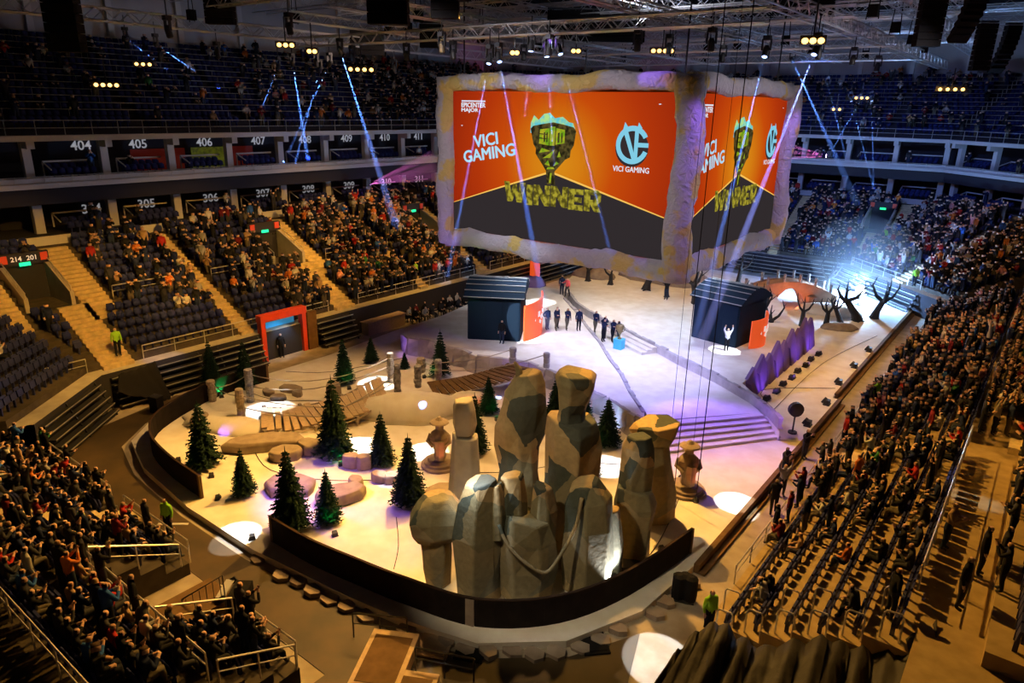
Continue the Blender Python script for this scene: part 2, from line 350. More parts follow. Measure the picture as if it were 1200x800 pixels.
def stairs(side, t0, t1, s0, s1):
    mb = MB(); d, n = sdir(side)
    rows = [r for r in PROF[side] if s0 - .5 <= r[0] <= s1]
    rz = math.atan2(d.y, d.x)
    for s, dep, z in rows:
        for h in (0, 1):
            zz = z - .19 + .2 * h + .03; c = at_st(side, s + dep * (-.25 + .5 * h), (t0 + t1) / 2, zz - .16)
            mb.box(c, (t1 - t0, dep * .5 + .02, .32), rz)
    return mb
for sd, lst in AISLES.items():
    for i, (t0, t1, s0, s1) in enumerate(lst):
        struct('trim_stairs', stairs(sd, t0, t1, s0, s1), MT['stair'], 'pale concrete stairway between the blue seats of the ' + TLAB[sd].split(' ', 1)[1])
# entrance portals cut into the terraces
for sd, lst in PORTALS.items():
    d, n = sdir(sd); rz = math.atan2(d.y, d.x)
    for k, (p0, p1) in enumerate(lst):
        zf = row_z(sd, PS[0] - .1); root = tag(bpy.data.objects.new('door_portal', None), ('entrance tunnel cut into the blue seats above the folded bleachers' if sd == 'left' else 'entrance tunnel cut into the stand behind the arch bridge'), None, None, 'structure'); COL.objects.link(root)
        mb = MB(); c = at_st(sd, 9.75, (p0 + p1) / 2, zf + 1.2); mb.box(c, (p1 - p0, .1, 2.4), rz); mb.build('dark_tunnel_back', MT['darkwall'], root)  # solid dark panel stands in for the shade inside the tunnel
        mb = MB(); mb.box(at_st(sd, (PS[0] + PS[1]) / 2, (p0 + p1) / 2, zf - .05), (p1 - p0, PS[1] - PS[0], .1), rz); mb.build('landing', MT['terrace'], root)
        for tt in (p0, p1):
            mb = MB(); a, b = at_st(sd, PS[0], tt), at_st(sd, PS[1] + .2, tt); e = Vector((d.x, d.y, 0)) * .12
            z0, z1 = row_z(sd, PS[0]) + .9, row_z(sd, PS[1]) + .95
            V = []
            for q, zt in ((a, z0), (b, z1)):
                for sg in (-1, 1): V += [(q + e * sg) + Vector((0, 0, zf - .2)), (q + e * sg) + Vector((0, 0, zt))]
            mb.add(V, [(0, 1, 5, 4), (2, 6, 7, 3), (1, 3, 7, 5), (0, 2, 3, 1), (4, 5, 7, 6)]); mb.build('side_wall', MT['ledge'], root)
            mb = MB(); q = Vector((0, 0, .35)); mb.tube([a + Vector((0, 0, z0)) + q, b + Vector((0, 0, z1)) + q], .035)
            for f in (0, .33, .66, 1): v = a.lerp(b, f); mb.tube([v + Vector((0, 0, z0 + (z1 - z0) * f)), v + Vector((0, 0, z0 + (z1 - z0) * f + .35))], .025)
            mb.build('handrail', MT['rail'], root)
        mb = MB(); mb.box(at_st(sd, 9.6, (p0 + p1) / 2, zf + 2.75), (p1 - p0 + .3, .3, .75), rz); li = mb.build('lintel', MT['darkwall'], root)
        mb = MB(); c = at_st(sd, 9.38, (p0 + p1) / 2, zf + 2.42); mb.box(c, (.62, .08, .22), rz); mb.build('exit_light', MT['signgreen'], li)
        for sg in (-1, 1):
            mb = MB(); c = at_st(sd, 9.4, (p0 + p1) / 2 + sg * 1.15, zf + 2.8); mb.box(c, (.42, .08, .5), rz); mb.build('arrow_plate', MT['red'], li)
        if sd == 'left' and k == 0:
            for sg, tx in ((-.45, '214'), (.45, '201')):
                o = link('number', text_mesh(tx, .42, .01, .008), li, at_st(sd, 9.36, (p0 + p1) / 2 - sg, zf + 2.78)); o.data.materials.append(MT['number']); o.rotation_euler = (R(90), 0, R(90))
# folded bleachers against the front walls
def bleacher(sd, t0, t1, lab):
    d, n = sdir(sd); rz = math.atan2(d.y, d.x)
    root = thing('folded_bleacher', lab, 'bleacher')
    L = t1 - t0
    for i in range(5):
        m = MB(); m.box(at_st(sd, -.9 + .2 * i, (t0 + t1) / 2, .25 + .38 * i), (L, .42, .10), rz); m.build('bench_board', MT['darkmetal'], root)
        m = MB(); m.box(at_st(sd, -1.12 + .2 * i, (t0 + t1) / 2, .31 + .38 * i), (L, .03, .05), rz); m.build('edge_strip', MT['rail'], root)
    for f in range(int(L / 3) + 1):
        m = MB(); p = at_st(sd, -1.0, t0 + f * 3 + .1, 0); q = at_st(sd, 0, t0 + f * 3 + .1, 2.0); m.bar(p, q, .08); m.build('strut', MT['darkmetal'], root)
bleacher('left', -26.4, -22.4, 'folded black bleacher between the red doorway and the tarpaulin')
bleacher('left', -34.6, -31.2, 'folded black bleacher on the counter side of the red doorway')
bleacher('left', -22.0, -16.4, 'folded black bleacher beside the corner, partly under a black sheet')
bleacher('left', -70, -54.4, 'folded black bleacher behind the booth on the tree side')
a, b = trange('near_left', 0); bleacher('near_left', a + .8, b - .3, 'folded black bleacher in the cut off corner')
a, b = trange('far', 0); bleacher('far', a + .3, b - .3, 'folded black bleacher under the stand behind the arch bridge')
a, b = trange('far_right', 0); bleacher('far_right', a + 2.5, b - .3, 'folded black bleacher in the corner beyond the arch bridge')
a, b = trange('far_left', 0); bleacher('far_left', a + .3, b - .3, 'folded black bleacher in the corner behind the hanging screens')

# ------------------------------------------------------------------ suites, upper tier, walls, roof
UP = ['far_right', 'far', 'far_left', 'left', 'near_left']
NUM3 = {24.0: '304', 28.3: '305', 34.0: '306', 39.3: '307', 44.5: '308', 49.7: '309', 55: '310', 60.2: '311'}
seat_jobs = []   # (side, s, z, t0, t1, zone)
for sd in UP + ['right']:
    d, n = sdir(sd); rz = math.atan2(d.y, d.x); mb = MB()
    def band(s0, s1, z0, z1, mi):
        (a, b), (c, e) = seg(sd, s0), seg(sd, s1)
        if sd == 'right': a = Vector((a.x, 30)); c = Vector((c.x, 30))
        mb.add([(*a, z0), (*b, z0), (*e, z0), (*c, z0), (*a, z1), (*b, z1), (*e, z1), (*c, z1)], [(0, 1, 5, 4), (4, 5, 6, 7), (3, 2, 1, 0), (2, 3, 7, 6), (0, 4, 7, 3), (1, 2, 6, 5)], mi)
    band(13.9, 20, 14.62, 15.0, 0); band(13.9, 20, 11.45, 11.8, 0); band(14.3, 20, 10.3, 11.45, 1); band(18.6, 20, 7.6, 14.7, 1); band(13.0, 13.2, 7.7, 8.3, 0); band(13.2, 18.6, 7.4, 8.15, 1); band(14.2, 14.45, 11.8, 12.15, 0)
    struct('wall_suites_' + sd, mb, [MT['white'], MT['darkwall']], 'white edged box levels above the ' + TLAB[sd].split(' ', 1)[1])
    t0, t1 = trange(sd, 15); t0 = max(t0, 30) if sd == 'right' else t0
    k = int((t1 - t0) / 5.2)
    cr = tag(bpy.data.objects.new('wall_columns_' + sd, None), 'white columns of the box levels above the ' + TLAB[sd].split(' ', 1)[1], None, None, 'structure'); COL.objects.link(cr)
    if sd == 'left': cols = [-19.5 - 5.15 * j for j in range(12)]
    else: cols = [t0 + .6 + (t1 - t0 - 1.2) * j / max(1, k) for j in range(k + 1)]
    for t in cols:
        if not t0 <= t <= t1: continue
        m = MB(); m.box(at_st(sd, 15.6, t, 9.25), (.62, .5, 2.4), rz); m.build('column', MT['white'], cr)
        m = MB(); m.box(at_st(sd, 15.6, t, 13.2), (.55, .5, 2.9), rz); m.box(at_st(sd, 15.0, t, 14.35), (.5, 1.2, .5), rz); m.build('column', MT['white'], cr)
    # suite fronts: rails and seat rows bay by bay
    for j in range(len(cols) - 1):
        ta, tb = sorted((cols[j], cols[j + 1])); ta += .5; tb -= .5
        for z, s_ in ((8.15, 13.4), (11.85, 14.75)):
            seat_jobs.append((sd, s_, z, ta, tb, 'suite')); seat_jobs.append((sd, s_ + .8, z + .25, ta, tb, 'suite'))
    mb = MB()
    for j in range(len(cols) - 1):
        ta, tb = sorted((cols[j], cols[j + 1])); ta += .45; tb -= 1.2
        for z in (8.45, 12.15):
            zz = z + .95; mb.bar(at_st(sd, 16.3, ta, zz), at_st(sd, 16.3, tb, zz), .08, .12); mb.bar(at_st(sd, 16.3, tb, zz), at_st(sd, 16.3, tb, zz - 1), .08, .08); mb.bar(at_st(sd, 16.3, tb, zz), at_st(sd, 14.9, tb, zz - .5), .06, .08)
    struct('trim_suites_' + sd, mb, MT['white'], 'white rails round the box seats of the ' + TLAB[sd].split(' ', 1)[1])
    mb = MB()
    tt = t0 + .5
    for z, s in ((15.0, 14.1), (11.8, 14.1)):
        a, b = at_st(sd, s, trange(sd, s)[0] if sd != 'right' else 30), at_st(sd, s, trange(sd, s)[1])
        for hz in ((.5, 1.0) if z > 14 else (.45,)): mb.tube([a + Vector((0, 0, z + hz)), b + Vector((0, 0, z + hz))], .03, 4, cap=False)
        q = int((b - a).length / 1.8)
        for i in range(q + 1): v = a.lerp(b, i / q); mb.tube([v + Vector((0, 0, z)), v + Vector((0, 0, z + (1.0 if z > 14 else .5)))], .028, 4, cap=False)
    if sd != 'right':
        for i in range(1, 14, 1):
            s, dep, z = UPPER[i]; a, b = [at_st(sd, s + .05, t) for t in trange(sd, s)]
            mb.tube([a + Vector((0, 0, z + .85)), b + Vector((0, 0, z + .85))], .03, 4, cap=False)
            q = int((b - a).length / 4)
            for k2 in range(q + 1): v = a.lerp(b, k2 / q); mb.tube([v + Vector((0, 0, z)), v + Vector((0, 0, z + .85))], .018, 4, cap=False)
    struct('trim_rails_' + sd, mb, MT['rail'], 'thin steel rails along the balcony rows above the ' + TLAB[sd].split(' ', 1)[1])
    if sd == 'right': continue
    mb = MB(); zf = 15.0
    for k2, (s, dep, z) in enumerate(UPPER):
        (a, b), (c, e) = seg(sd, s), seg(sd, s + dep)
        mb.quad((*a, z), (*b, z), (*e, z), (*c, z)); mb.quad((*a, zf), (*b, zf), (*b, z), (*a, z)); zf = z
    struct('wall_balcony_' + sd, mb, MT['darkwall'], 'dark upper balcony steps above the ' + TLAB[sd].split(' ', 1)[1])
    mb = MB(); (a, b) = seg(sd, 26.2); mb.quad((*a, 14), (*b, 14), (*b, 30), (*a, 30))
    L = (b - a).length; q = int(L / 6)
    for i in range(q + 1): v = a.lerp(b, i / q); mb.box((v.x - n.x * .15, v.y - n.y * .15, 25), (.5, .4, 9), rz, 1)
    struct('wall_' + sd, mb, [MT['panelwall'], MT['white']], 'pale panelled outer wall under the roof above the ' + TLAB[sd].split(' ', 1)[1])
mb = MB()
for i, sd in enumerate(ORDER): pass
mb.quad((-80, -20, 30), (-80, 125, 30), (40, 125, 30), (40, -20, 30)); struct('ceiling', mb, MT['roof'], 'dark corrugated roof underside above the lighting rig')
mb = MB(); mb.quad((-16, 8, 2.05), (-16, 8.1, 2.05), (-16.1, 8.1, 2.05), (-16.1, 8, 2.05))
# big box numbers on the back walls
for y, tx in NUM3.items():
    for z, pre in ((9.15, '3'), (14.0, '4')):
        o = link('number', text_mesh(pre + tx[1:], 1.0, .02, .012), None, (-42.4 - 18.5, y * 1.015, z)); o.rotation_euler = (R(90), 0, R(90)); o.data.materials.append(MT['number'])
        tag(o, 'white box number %s on the dark wall of the box level' % (pre + tx[1:]), 'number sign', 'white box numbers')
# coloured wall graphics inside two boxes, one yellow green, others red
for (y0, y1, col, nm) in ((28.0, 32.6, 'red', 'deep red'), (33.2, 36.6, 'ygreen', 'mottled yellow green'), (37.0, 39.2, 'red', 'plain red')):
    if col == 'ygreen' and 'ygreen' not in MT: MT['ygreen'] = pm('yellow_green_print_glow', (.30, .34, .02), .6, col2=(.05, .04, .02), scale=2.2, emit=.10, ecol=(.32, .36, .02)); MT['redprint'] = pm('red_print_glow', (.30, .02, .01), .6, emit=.05, ecol=(.4, .03, .01))
    if 'redprint' not in MT: MT['redprint'] = pm('red_print_glow', (.30, .02, .01), .6, emit=.05, ecol=(.4, .03, .01))  # both prints carry a faint emission of their own
    m = MB(); m.box((-42.4 - 18.5, (y0 + y1) / 2, 12.75), (.08, y1 - y0, 1.7)); tag(m.build('wall_print', MT['ygreen' if col == 'ygreen' else 'redprint']), nm + ' printed wall panel inside an upper box', 'wall panel')
# ------------------------------------------------------------------ stage: fence
MT['fencerail'] = pm('fence_rail', (.035, .02, .014), .8)
def smooth_path(P, k=6):
    P = [Vector(p) for p in P]; out = []
    for i in range(len(P) - 1):
        p0, p1, p2, p3 = P[max(i - 1, 0)], P[i], P[i + 1], P[min(i + 2, len(P) - 1)]
        for j in range(k):
            t = j / k; out.append(.5 * ((2 * p1) + (p2 - p0) * t + (2 * p0 - 5 * p1 + 4 * p2 - p3) * t * t + (3 * p1 - p0 - 3 * p2 + p3) * t ** 3))
    out.append(P[-1]); return out
def fence(pts, lab, z0=.3, h=1.12):
    P = smooth_path([Vector((*p, 0)) for p in pts], 5); root = thing('curved_fence', lab, 'fence', (0, 0, 0))
    step = 3
    for i in range(0, len(P) - 1, step):
        Q = P[i:i + step + 1]
        if len(Q) < 2: continue
        N = []
        for j in range(len(Q)):
            t = (Q[min(j + 1, len(Q) - 1)] - Q[max(j - 1, 0)]).normalized(); N.append(Vector((t.y, -t.x, 0)))
        m = MB(); rings = [[q - n * .04 + Vector((0, 0, z0)), q + n * .04 + Vector((0, 0, z0)), q + n * .04 + Vector((0, 0, z0 + h)), q - n * .04 + Vector((0, 0, z0 + h))] for q, n in zip(Q, N)]
        m.loft(rings); m.build('cloth_panel', MT['fence'], root)
        m = MB(); rings = [[q - n * .05 + Vector((0, 0, z0 + h)), q + n * .05 + Vector((0, 0, z0 + h)), q + n * .05 + Vector((0, 0, z0 + h + .05)), q - n * .05 + Vector((0, 0, z0 + h + .05))] for q, n in zip(Q, N)]
        m.loft(rings); m.build('top_rail', MT['fencerail'], root)
    for q in (P[0], P[-1]):
        m = MB(); m.box(q + Vector((0, 0, z0 + h / 2)), (.14, .14, h + .06)); m.build('end_post', MT['brown'], root)
fence([(-38.3, 24.2), (-38.4, 20.6), (-36.6, 16.4), (-34.4, 14.75), (-31.5, 14.1), (-28.2, 13.9)], 'dark curved fence behind the tall firs, running to the gap')
fence([(-22.8, 13.95), (-20.4, 14.0), (-18.1, 14.3), (-15.7, 14.7), (-13, 15.45), (-10.9, 17.4), (-9.7, 20.3), (-9.05, 24.2)], 'dark curved fence in front of the giant rocks')
m = MB(); m.box((-13.25, 15.3, .85), (.32, .06, 1.1), .3); tag(m.build('fence_banner', MT['stone']), 'narrow tan strip hanging on the dark fence in front of the rocks', 'banner')

# ------------------------------------------------------------------ giant rocks
def rockmat():
    m = bpy.data.materials.new('painted_rock'); m.use_nodes = True; nt = m.node_tree; b = nt.nodes['Principled BSDF']; b.inputs['Roughness'].default_value = .85
    tc = nt.nodes.new('ShaderNodeTexCoord'); v = nt.nodes.new('ShaderNodeTexVoronoi'); v.inputs['Scale'].default_value = 1.0; v.feature = 'F1'
    nz = nt.nodes.new('ShaderNodeTexNoise'); nz.inputs['Scale'].default_value = 1.1; nz.inputs['Detail'].default_value = 3
    mx = nt.nodes.new('ShaderNodeMix'); mx.data_type = 'VECTOR'; mx.inputs['Factor'].default_value = .35
    nt.links.new(tc.outputs['Object'], nz.inputs['Vector']); nt.links.new(tc.outputs['Object'], mx.inputs[4]); nt.links.new(nz.outputs['Color'], mx.inputs[5])
    nt.links.new(mx.outputs[1], v.inputs['Vector'])
    rp = nt.nodes.new('ShaderNodeValToRGB'); e = rp.color_ramp.elements
    e[0].position = 0; e[0].color = (.52, .37, .16, 1); e[1].position = 1; e[1].color = (.46, .33, .18, 1)
    for p, c in ((.22, (.42, .33, .18)), (.42, (.16, .17, .10)), (.53, (.05, .065, .06)), (.60, (.27, .25, .17)), (.78, (.58, .42, .20))): q = e.new(p); q.color = (*c, 1)
    sp = nt.nodes.new('ShaderNodeSeparateColor'); nt.links.new(v.outputs['Color'], sp.inputs[0]); nt.links.new(sp.outputs[0], rp.inputs[0])
    n2 = nt.nodes.new('ShaderNodeTexNoise'); n2.inputs['Scale'].default_value = 5; n2.inputs['Detail'].default_value = 5; nt.links.new(tc.outputs['Object'], n2.inputs['Vector'])
    m2 = nt.nodes.new('ShaderNodeMix'); m2.data_type = 'RGBA'; m2.blend_type = 'MULTIPLY'; m2.inputs[0].default_value = .5
    nt.links.new(rp.outputs[0], m2.inputs[6]); nt.links.new(n2.outputs['Fac'], m2.inputs[7]); nt.links.new(m2.outputs[2], b.inputs['Base Color'])
    bp = nt.nodes.new('ShaderNodeBump'); bp.inputs['Strength'].default_value = .3; bp.inputs['Distance'].default_value = .08
    nt.links.new(n2.outputs['Fac'], bp.inputs['Height']); nt.links.new(bp.outputs['Normal'], b.inputs['Normal'])
    return m
MT['rock'] = rockmat()
MT['rockplain'] = pm('grey_carved_foam', (.44, .40, .33), .9, col2=(.34, .32, .27), scale=1.6, bump=.3)
def rock_mesh(levels, n, seed, jit=.12):
    r = random.Random(seed); mb = MB(); base = [2 * PI * (j + r.uniform(-.25, .25)) / n for j in range(n)]; bj = [r.uniform(.85, 1.12) for _ in range(n)]; rings = []
    for (z, rx, ry, ox, oy, *tl) in levels:
        tx, ty = tl if tl else (0, 0)
        ring = []
        for j in range(n):
            k = bj[j] * (1 + r.uniform(-jit, jit)); x, y = rx * k * math.cos(base[j]), ry * k * math.sin(base[j])
            ring.append(Vector((ox + x, oy + y, z + r.uniform(-.05, .05) + tx * x + ty * y)))
        rings.append(ring)
    mb.loft(rings); return mb
def bevel(o, w=.06, seg_=2):
    b = o.modifiers.new('bevel', 'BEVEL'); b.width = w; b.segments = seg_; b.limit_method = 'ANGLE'; b.angle_limit = R(20); return o
def big_rock(lab, xy, pieces, rz=0, mat='rock'):
    root = thing('giant_rock', lab, 'rock', (*xy, .3), rz)
    for i, (lv, n, seed) in enumerate(pieces):
        o = rock_mesh(lv, n, seed).build('rock_block', MT[mat], root); bevel(o, .07)
    return root
def vine(root, P, r):
    m = MB(); m.tube(smooth_path(P, 4), r, 6); m.build('stone_root', MT['rock'], root, True)
H37 = R(37)
big_rock('squat boulder balanced on a narrow stone at the end of the rock group', (-15.75, 16.25), [
    ([(0, .50, .5, .05, .05), (.7, .56, .5, .05, 0), (1.5, .66, .55, 0, 0), (2.2, .70, .6, -.05, 0)], 7, 11),
    ([(2.0, .75, .65, -.05, 0), (2.35, 1.05, .9, 0, 0), (2.95, 1.12, .98, 0, 0), (3.45, .95, .82, .05, 0), (3.75, .55, .5, .1, .05)], 8, 12)], H37)
big_rock('upright rock with a white lit hollow top next to the balanced boulder', (-14.15, 16.75), [
    ([(0, .88, .8, 0, 0), (1.2, .95, .82, 0, 0), (2.6, .95, .8, 0, 0), (3.9, .82, .7, .05, 0, 0, 0), (4.75, .62, .56, .08, 0, .25, 0)], 7, 21),
    ([(2.6, .28, .3, .78, -.25), (3.6, .3, .3, .75, -.2), (4.7, .24, .24, .66, -.1, .3, 0)], 6, 22)], H37)
_rk = big_rock('broad rock with a pale ridge in the middle of the front row', (-12.85, 17.9), [
    ([(0, 1.05, .85, 0, 0), (1.3, 1.12, .9, 0, 0), (2.5, 1.08, .85, 0, 0, -.1, 0), (3.4, .9, .7, -.1, 0, -.3, 0)], 7, 31),
    ([(2.2, .55, .55, -.5, .1), (3.8, .50, .5, -.52, .1), (4.9, .42, .42, -.55, .1, .3, 0)], 6, 33),
    ([(2.0, .5, .5, .6, .25), (3.4, .52, .5, .6, .3), (4.4, .34, .36, .55, .3, -.3, 0)], 6, 34)], H37)
vine(_rk, [(-.95, -.62, 3.3), (-.6, -.85, 2.6), (.1, -1.0, 1.95), (.75, -.95, 1.6), (1.25, -.75, 2.2), (1.75, -.5, 3.2), (1.95, -.2, 4.2)], .07)
big_rock('tallest slender rock pillar with a curled tip', (-14.75, 20.05), [
    ([(0, .9, .8, 0, 0), (2.2, .88, .8, 0, 0), (3.6, .76, .75, .02, 0), (4.6, .86, .78, -.06, 0), (5.4, .95, .8, -.05, 0), (6.4, .84, .75, .05, 0, .18, 0), (7.1, .7, .62, .12, 0, .3, 0), (7.7, .46, .42, .2, 0, .25, 0)], 8, 41),
    ([(7.35, .18, .18, -.12, 0), (7.85, .14, .14, -.16, 0), (8.1, .05, .05, -.30, 0)], 5, 42)], H37)
big_rock('rock pillar carrying a dark flat topped head stone', (-12.75, 20.6), [
    ([(0, .95, .85, 0, 0), (2.0, .98, .88, 0, 0), (3.6, .9, .82, .02, 0), (5.0, 1.0, .88, 0, 0), (5.8, 1.02, .88, 0, 0), (6.2, .92, .8, 0, 0, -.10, .05)], 8, 51),
    ([(6.0, .66, .6, -.08, 0), (6.5, .6, .58, -.08, 0), (7.3, .82, .75, 0, 0), (7.75, .92, .8, .05, 0, -.05, .05), (8.05, .8, .7, .02, 0, -.15, .05)], 7, 52)], H37)
big_rock('lower leaning rock lit white along one flank', (-11.25, 19.7), [
    ([(0, .98, .85, 0, 0), (1.4, 1.02, .88, 0, 0), (2.8, 1.0, .85, -.02, 0), (3.8, .85, .72, -.1, 0, .15, 0), (4.5, .55, .5, -.25, 0, .3, 0)], 7, 61),
    ([(0, .42, .5, 1.05, .35), (1.6, .45, .5, .98, .35), (3.2, .36, .4, .8, .35)], 6, 62)], H37)
big_rock('grey green block rock topped by a hexagonal stone', (-10.9, 22.5), [
    ([(0, .86, .8, 0, 0), (1.2, .92, .85, 0, 0), (2.5, .95, .88, 0, 0), (3.2, .82, .78, 0, 0, -.15, 0)], 7, 71),
    ([(3.0, .62, .6, .02, 0), (4.2, .66, .62, .02, 0), (4.9, .64, .6, 0, 0), (5.35, .42, .42, 0, 0, .1, 0)], 6, 72)], H37)
big_rock('rock with an overhanging table top behind the hexagonal stone', (-11.65, 25.5), [
    ([(0, 1.1, 1.0, .2, 0), (1.2, 1.0, .9, .15, 0), (2.6, .72, .68, .05, 0), (3.8, .64, .6, 0, 0)], 7, 81),
    ([(3.7, .72, .62, 0, 0), (4.1, 1.04, .95, 0, 0), (4.6, 1.0, .92, .05, .02, .12, 0)], 7, 82)], H37)
big_rock('plain grey obelisk with a separate square head stone', (-17.75, 20.1), [
    ([(0, .92, .7, 0, 0), (2.0, .84, .65, 0, 0), (4.15, .66, .56, 0, 0)], 6, 91),
    ([(4.2, .44, .42, .02, 0), (4.7, .54, .5, .02, 0), (5.4, .52, .48, .02, 0), (5.75, .40, .38, .02, 0, .1, 0)], 6, 92)], R(20), 'rockplain')
spot('rock_uplight', (-14.05, 16.0, 5.9), (-14.0, 16.8, 4.6), 260, WHITE, 90, .6, .05)
spot('rock_uplight', (-9.9, 19.9, .5), (-10.7, 19.9, 2.4), 1100, WHITE, 62, .5, .05)
spot('rock_uplight', (-15.5, 20.9, 3.2), (-15.3, 19.9, 4.2), 60, (.4, .65, 1), 80, .5, .05)

# ------------------------------------------------------------------ fir trees
def fir_mesh(seed):
    r = random.Random(seed); fo = MB()
    T = 15
    for i in range(T):
        f = i / T; z = .10 + .86 * f; L = .30 * (1 - f) ** .9 + .022; nb = int(20 - 11 * f)
        for j in range(nb):
            a = 2 * PI * (j + r.uniform(-.4, .4)) / nb; l = L * r.uniform(.78, 1.14); dz = -.10 * l + r.uniform(-.012, .012)
            d = Vector((math.cos(a), math.sin(a), 0)); s = Vector((-d.y, d.x, 0)); p = Vector((0, 0, z))
            tip = p + d * l + Vector((0, 0, dz)); mid = p + d * l * .55 + Vector((0, 0, dz * .2 + .012)); w = l * .15 + .006
            fo.add([p, mid + s * w, tip, mid - s * w, mid + Vector((0, 0, .018)), mid - Vector((0, 0, .022))], [(0, 1, 4), (1, 2, 4), (2, 3, 4), (3, 0, 4), (0, 5, 1), (1, 5, 2), (2, 5, 3), (3, 5, 0)])
            for k in (.5, .72, .9):
                q = p + d * l * k + Vector((0, 0, dz * k))
                for sg in (-1, 1):
                    e = q + (s * sg * .8 + d * .6) * l * .24 * r.uniform(.7, 1.2) + Vector((0, 0, r.uniform(-.012, .02)))
                    fo.add([q - d * .012, q + d * .02, e, q + Vector((0, 0, .016))], [(0, 1, 2), (0, 2, 3), (1, 3, 2)])
    fo.tube([(0, 0, .9), (0, 0, 1.0)], [.012, .002], 4)
    return fo.mesh('foliage', MT['fir'])
FIRM = [fir_mesh(s) for s in (1, 2, 3)]
tm = MB(); tm.lathe([(.028, 0), (.022, .15), (.012, .55), (.004, .94)], 7); TRM = tm.mesh('trunk', MT['trunk'])
tm = MB(); tm.lathe([(.07, 0), (.07, .02), (.03, .03)], 8); FOOT = tm.mesh('tree_foot', MT['darkmetal'])
FIRS = [  # x, y, height, width factor, label
    (-30.9, 15.6, 3.6, 1.0, 'tall fir just inside the end of the left fence piece'), (-27.0, 15.3, 2.4, 1.0, 'small fir in front of the long flat stone'), (-23.0, 15.0, 3.9, .95, 'tall fir at the start of the front fence'),
    (-22.2, 16.3, 2.6, 1.0, 'small fir with a green lit foot beside the tall one'), (-26.8, 20.4, 4.5, .92, 'tallest fir, next to the plank bridge, green lit on one flank'), (-24.3, 21.3, 2.95, 1.0, 'green lit fir between two white light pools'),
    (-20.5, 19.5, 3.6, 1.0, 'dark fir next to the statue with the hat'), (-34.3, 27.2, 3.2, .9, 'fir behind the plank bridge with a rope across it'), (-36.0, 31.0, 1.9, 1.2, 'small broad fir alone near the folded bleachers'),
    (-30.5, 32.2, 3.3, .9, 'slim fir standing against the grey plateau face'), (-24.2, 29.6, 2.4, 1.05, 'fir behind the obelisk below the brown bridge'), (-16.7, 30.5, 2.8, 1.25, 'broad fir below the plateau corner by the steps'),
    (-38.2, 22.6, 3.3, .9, 'tall dark fir at the back end of the left fence'), (-41.0, 21.9, 2.9, .9, 'dark fir in front of the folded bleacher'), (-39.2, 21.2, 1.9, 1.1, 'small green lit fir between two dark ones by the bleacher'),
    (-19.2, 32.0, 3.0, .95, 'fir half hidden behind the rock with the dark head stone'), (-21.6, 25.3, 3.4, .95, 'fir directly behind the grey obelisk'), (-20.7, 31.4, 2.6, 1, 'fir in the gap between the two tallest rocks'), (-33.3, 31.6, 1.25, 1.2, 'tiny fir beside the ringed posts'), (-15.7, 27.3, 2.2, 1.0, 'fir behind the table topped rock')]
for i, (x, y, h, w, lab) in enumerate(FIRS):
    t = thing('fir_tree', 'dark green ' + lab, 'tree', (x, y, .3), i * 1.3, 'fir trees on the stage deck'); t.scale = (h * w * .78, h * w * .78, h)
    link('foliage', FIRM[i % 3], t); link('trunk', TRM, t); link('tree_foot', FOOT, t)
GREEN = [(-26.8, 20.4), (-24.3, 21.3), (-22.2, 16.3), (-30.9, 15.6), (-39.2, 21.2), (-16.7, 30.5), (-24.2, 29.6), (-27.0, 15.3), (-34.3, 27.2), (-30.5, 32.2)]
can = MB(); can.box((0, 0, .10), (.22, .16, .14)); can.box((0, 0, .02), (.26, .2, .04)); can.box((0, .1, .13), (.2, .08, .16), mi=0, mat=Matrix.Rotation(.5, 3, 'X')); CAN = can.mesh('can', MT['darkmetal'])
for k, (x, y) in enumerate(GREEN):
    v = Vector((-.35, -.6, 0)).normalized() if k % 2 else Vector((.75, -.35, 0)).normalized()
    if k == 4: v = Vector((.6, -.2, 0)).normalized()
    p = Vector((x, y, .5)) + v * 1.15
    spot('tree_uplight', p, (x, y, 1.6), 420 if k not in (3, 7) else 110, (.02, 1, .18), 70, .5, .05)
    tag(link('floor_light', CAN, None, (p.x, p.y, .3), math.atan2(v.y, v.x) + PI / 2), 'small black floor light aimed at a green lit fir', 'light', 'floor lights at the firs')

# ------------------------------------------------------------------ statues
def statue(x, y, rz, lab):
    t = thing('stone_statue', lab, 'statue', (x, y, .3), rz)
    m = MB(); m.lathe([(.95, 0), (.95, .14), (.8, .16), (.8, .3), (.62, .32), (.58, .42)], 18); m.build('pedestal', MT['stone'], t)
    r = random.Random(int(x * 10)); rings = []
    for rr, z in [(.24, .4), (.30, .55), (.27, .8), (.38, 1.15), (.52, 1.45), (.50, 1.65), (.36, 1.85), (.2, 2.0)]:
        rings.append([Vector((rr * 1.05 * math.cos(2 * PI * j / 10) * r.uniform(.92, 1.08), rr * .8 * math.sin(2 * PI * j / 10) * r.uniform(.92, 1.08), z)) for j in range(10)])
    m = MB(); m.loft(rings); m.build('robed_body', MT['stone'], t)
    m = MB(); m.lathe([(.17, 1.95), (.21, 2.1), (.2, 2.28), (.12, 2.4)], 9); m.build('head', MT['stone'], t)
    m = MB(); m.lathe([(.26, 2.30), (.50, 2.36), (.46, 2.42), (.2, 2.52), (.08, 2.66)], 9); m.build('brimmed_hat', MT['stone'], t)
    for sg in (-1, 1):
        m = MB(); m.tube([(sg * .42, .0, 1.7), (sg * .55, -.18, 1.4), (sg * .25, -.42, 1.2)], [.13, .11, .08], 7); m.build('sleeve', MT['stone'], t)
    m = MB(); m.prism([(-.22, 0), (0, -.1), (.22, 0), (.22, .05), (-.22, .05)], .55, 1.55); o = m.build('shield', MT['stone'], t); o.location = (.12, -.5, 0)
    return t
statue(-22.0, 23.1, R(30), 'robed statue with a flat brimmed hat beside the white light pool')
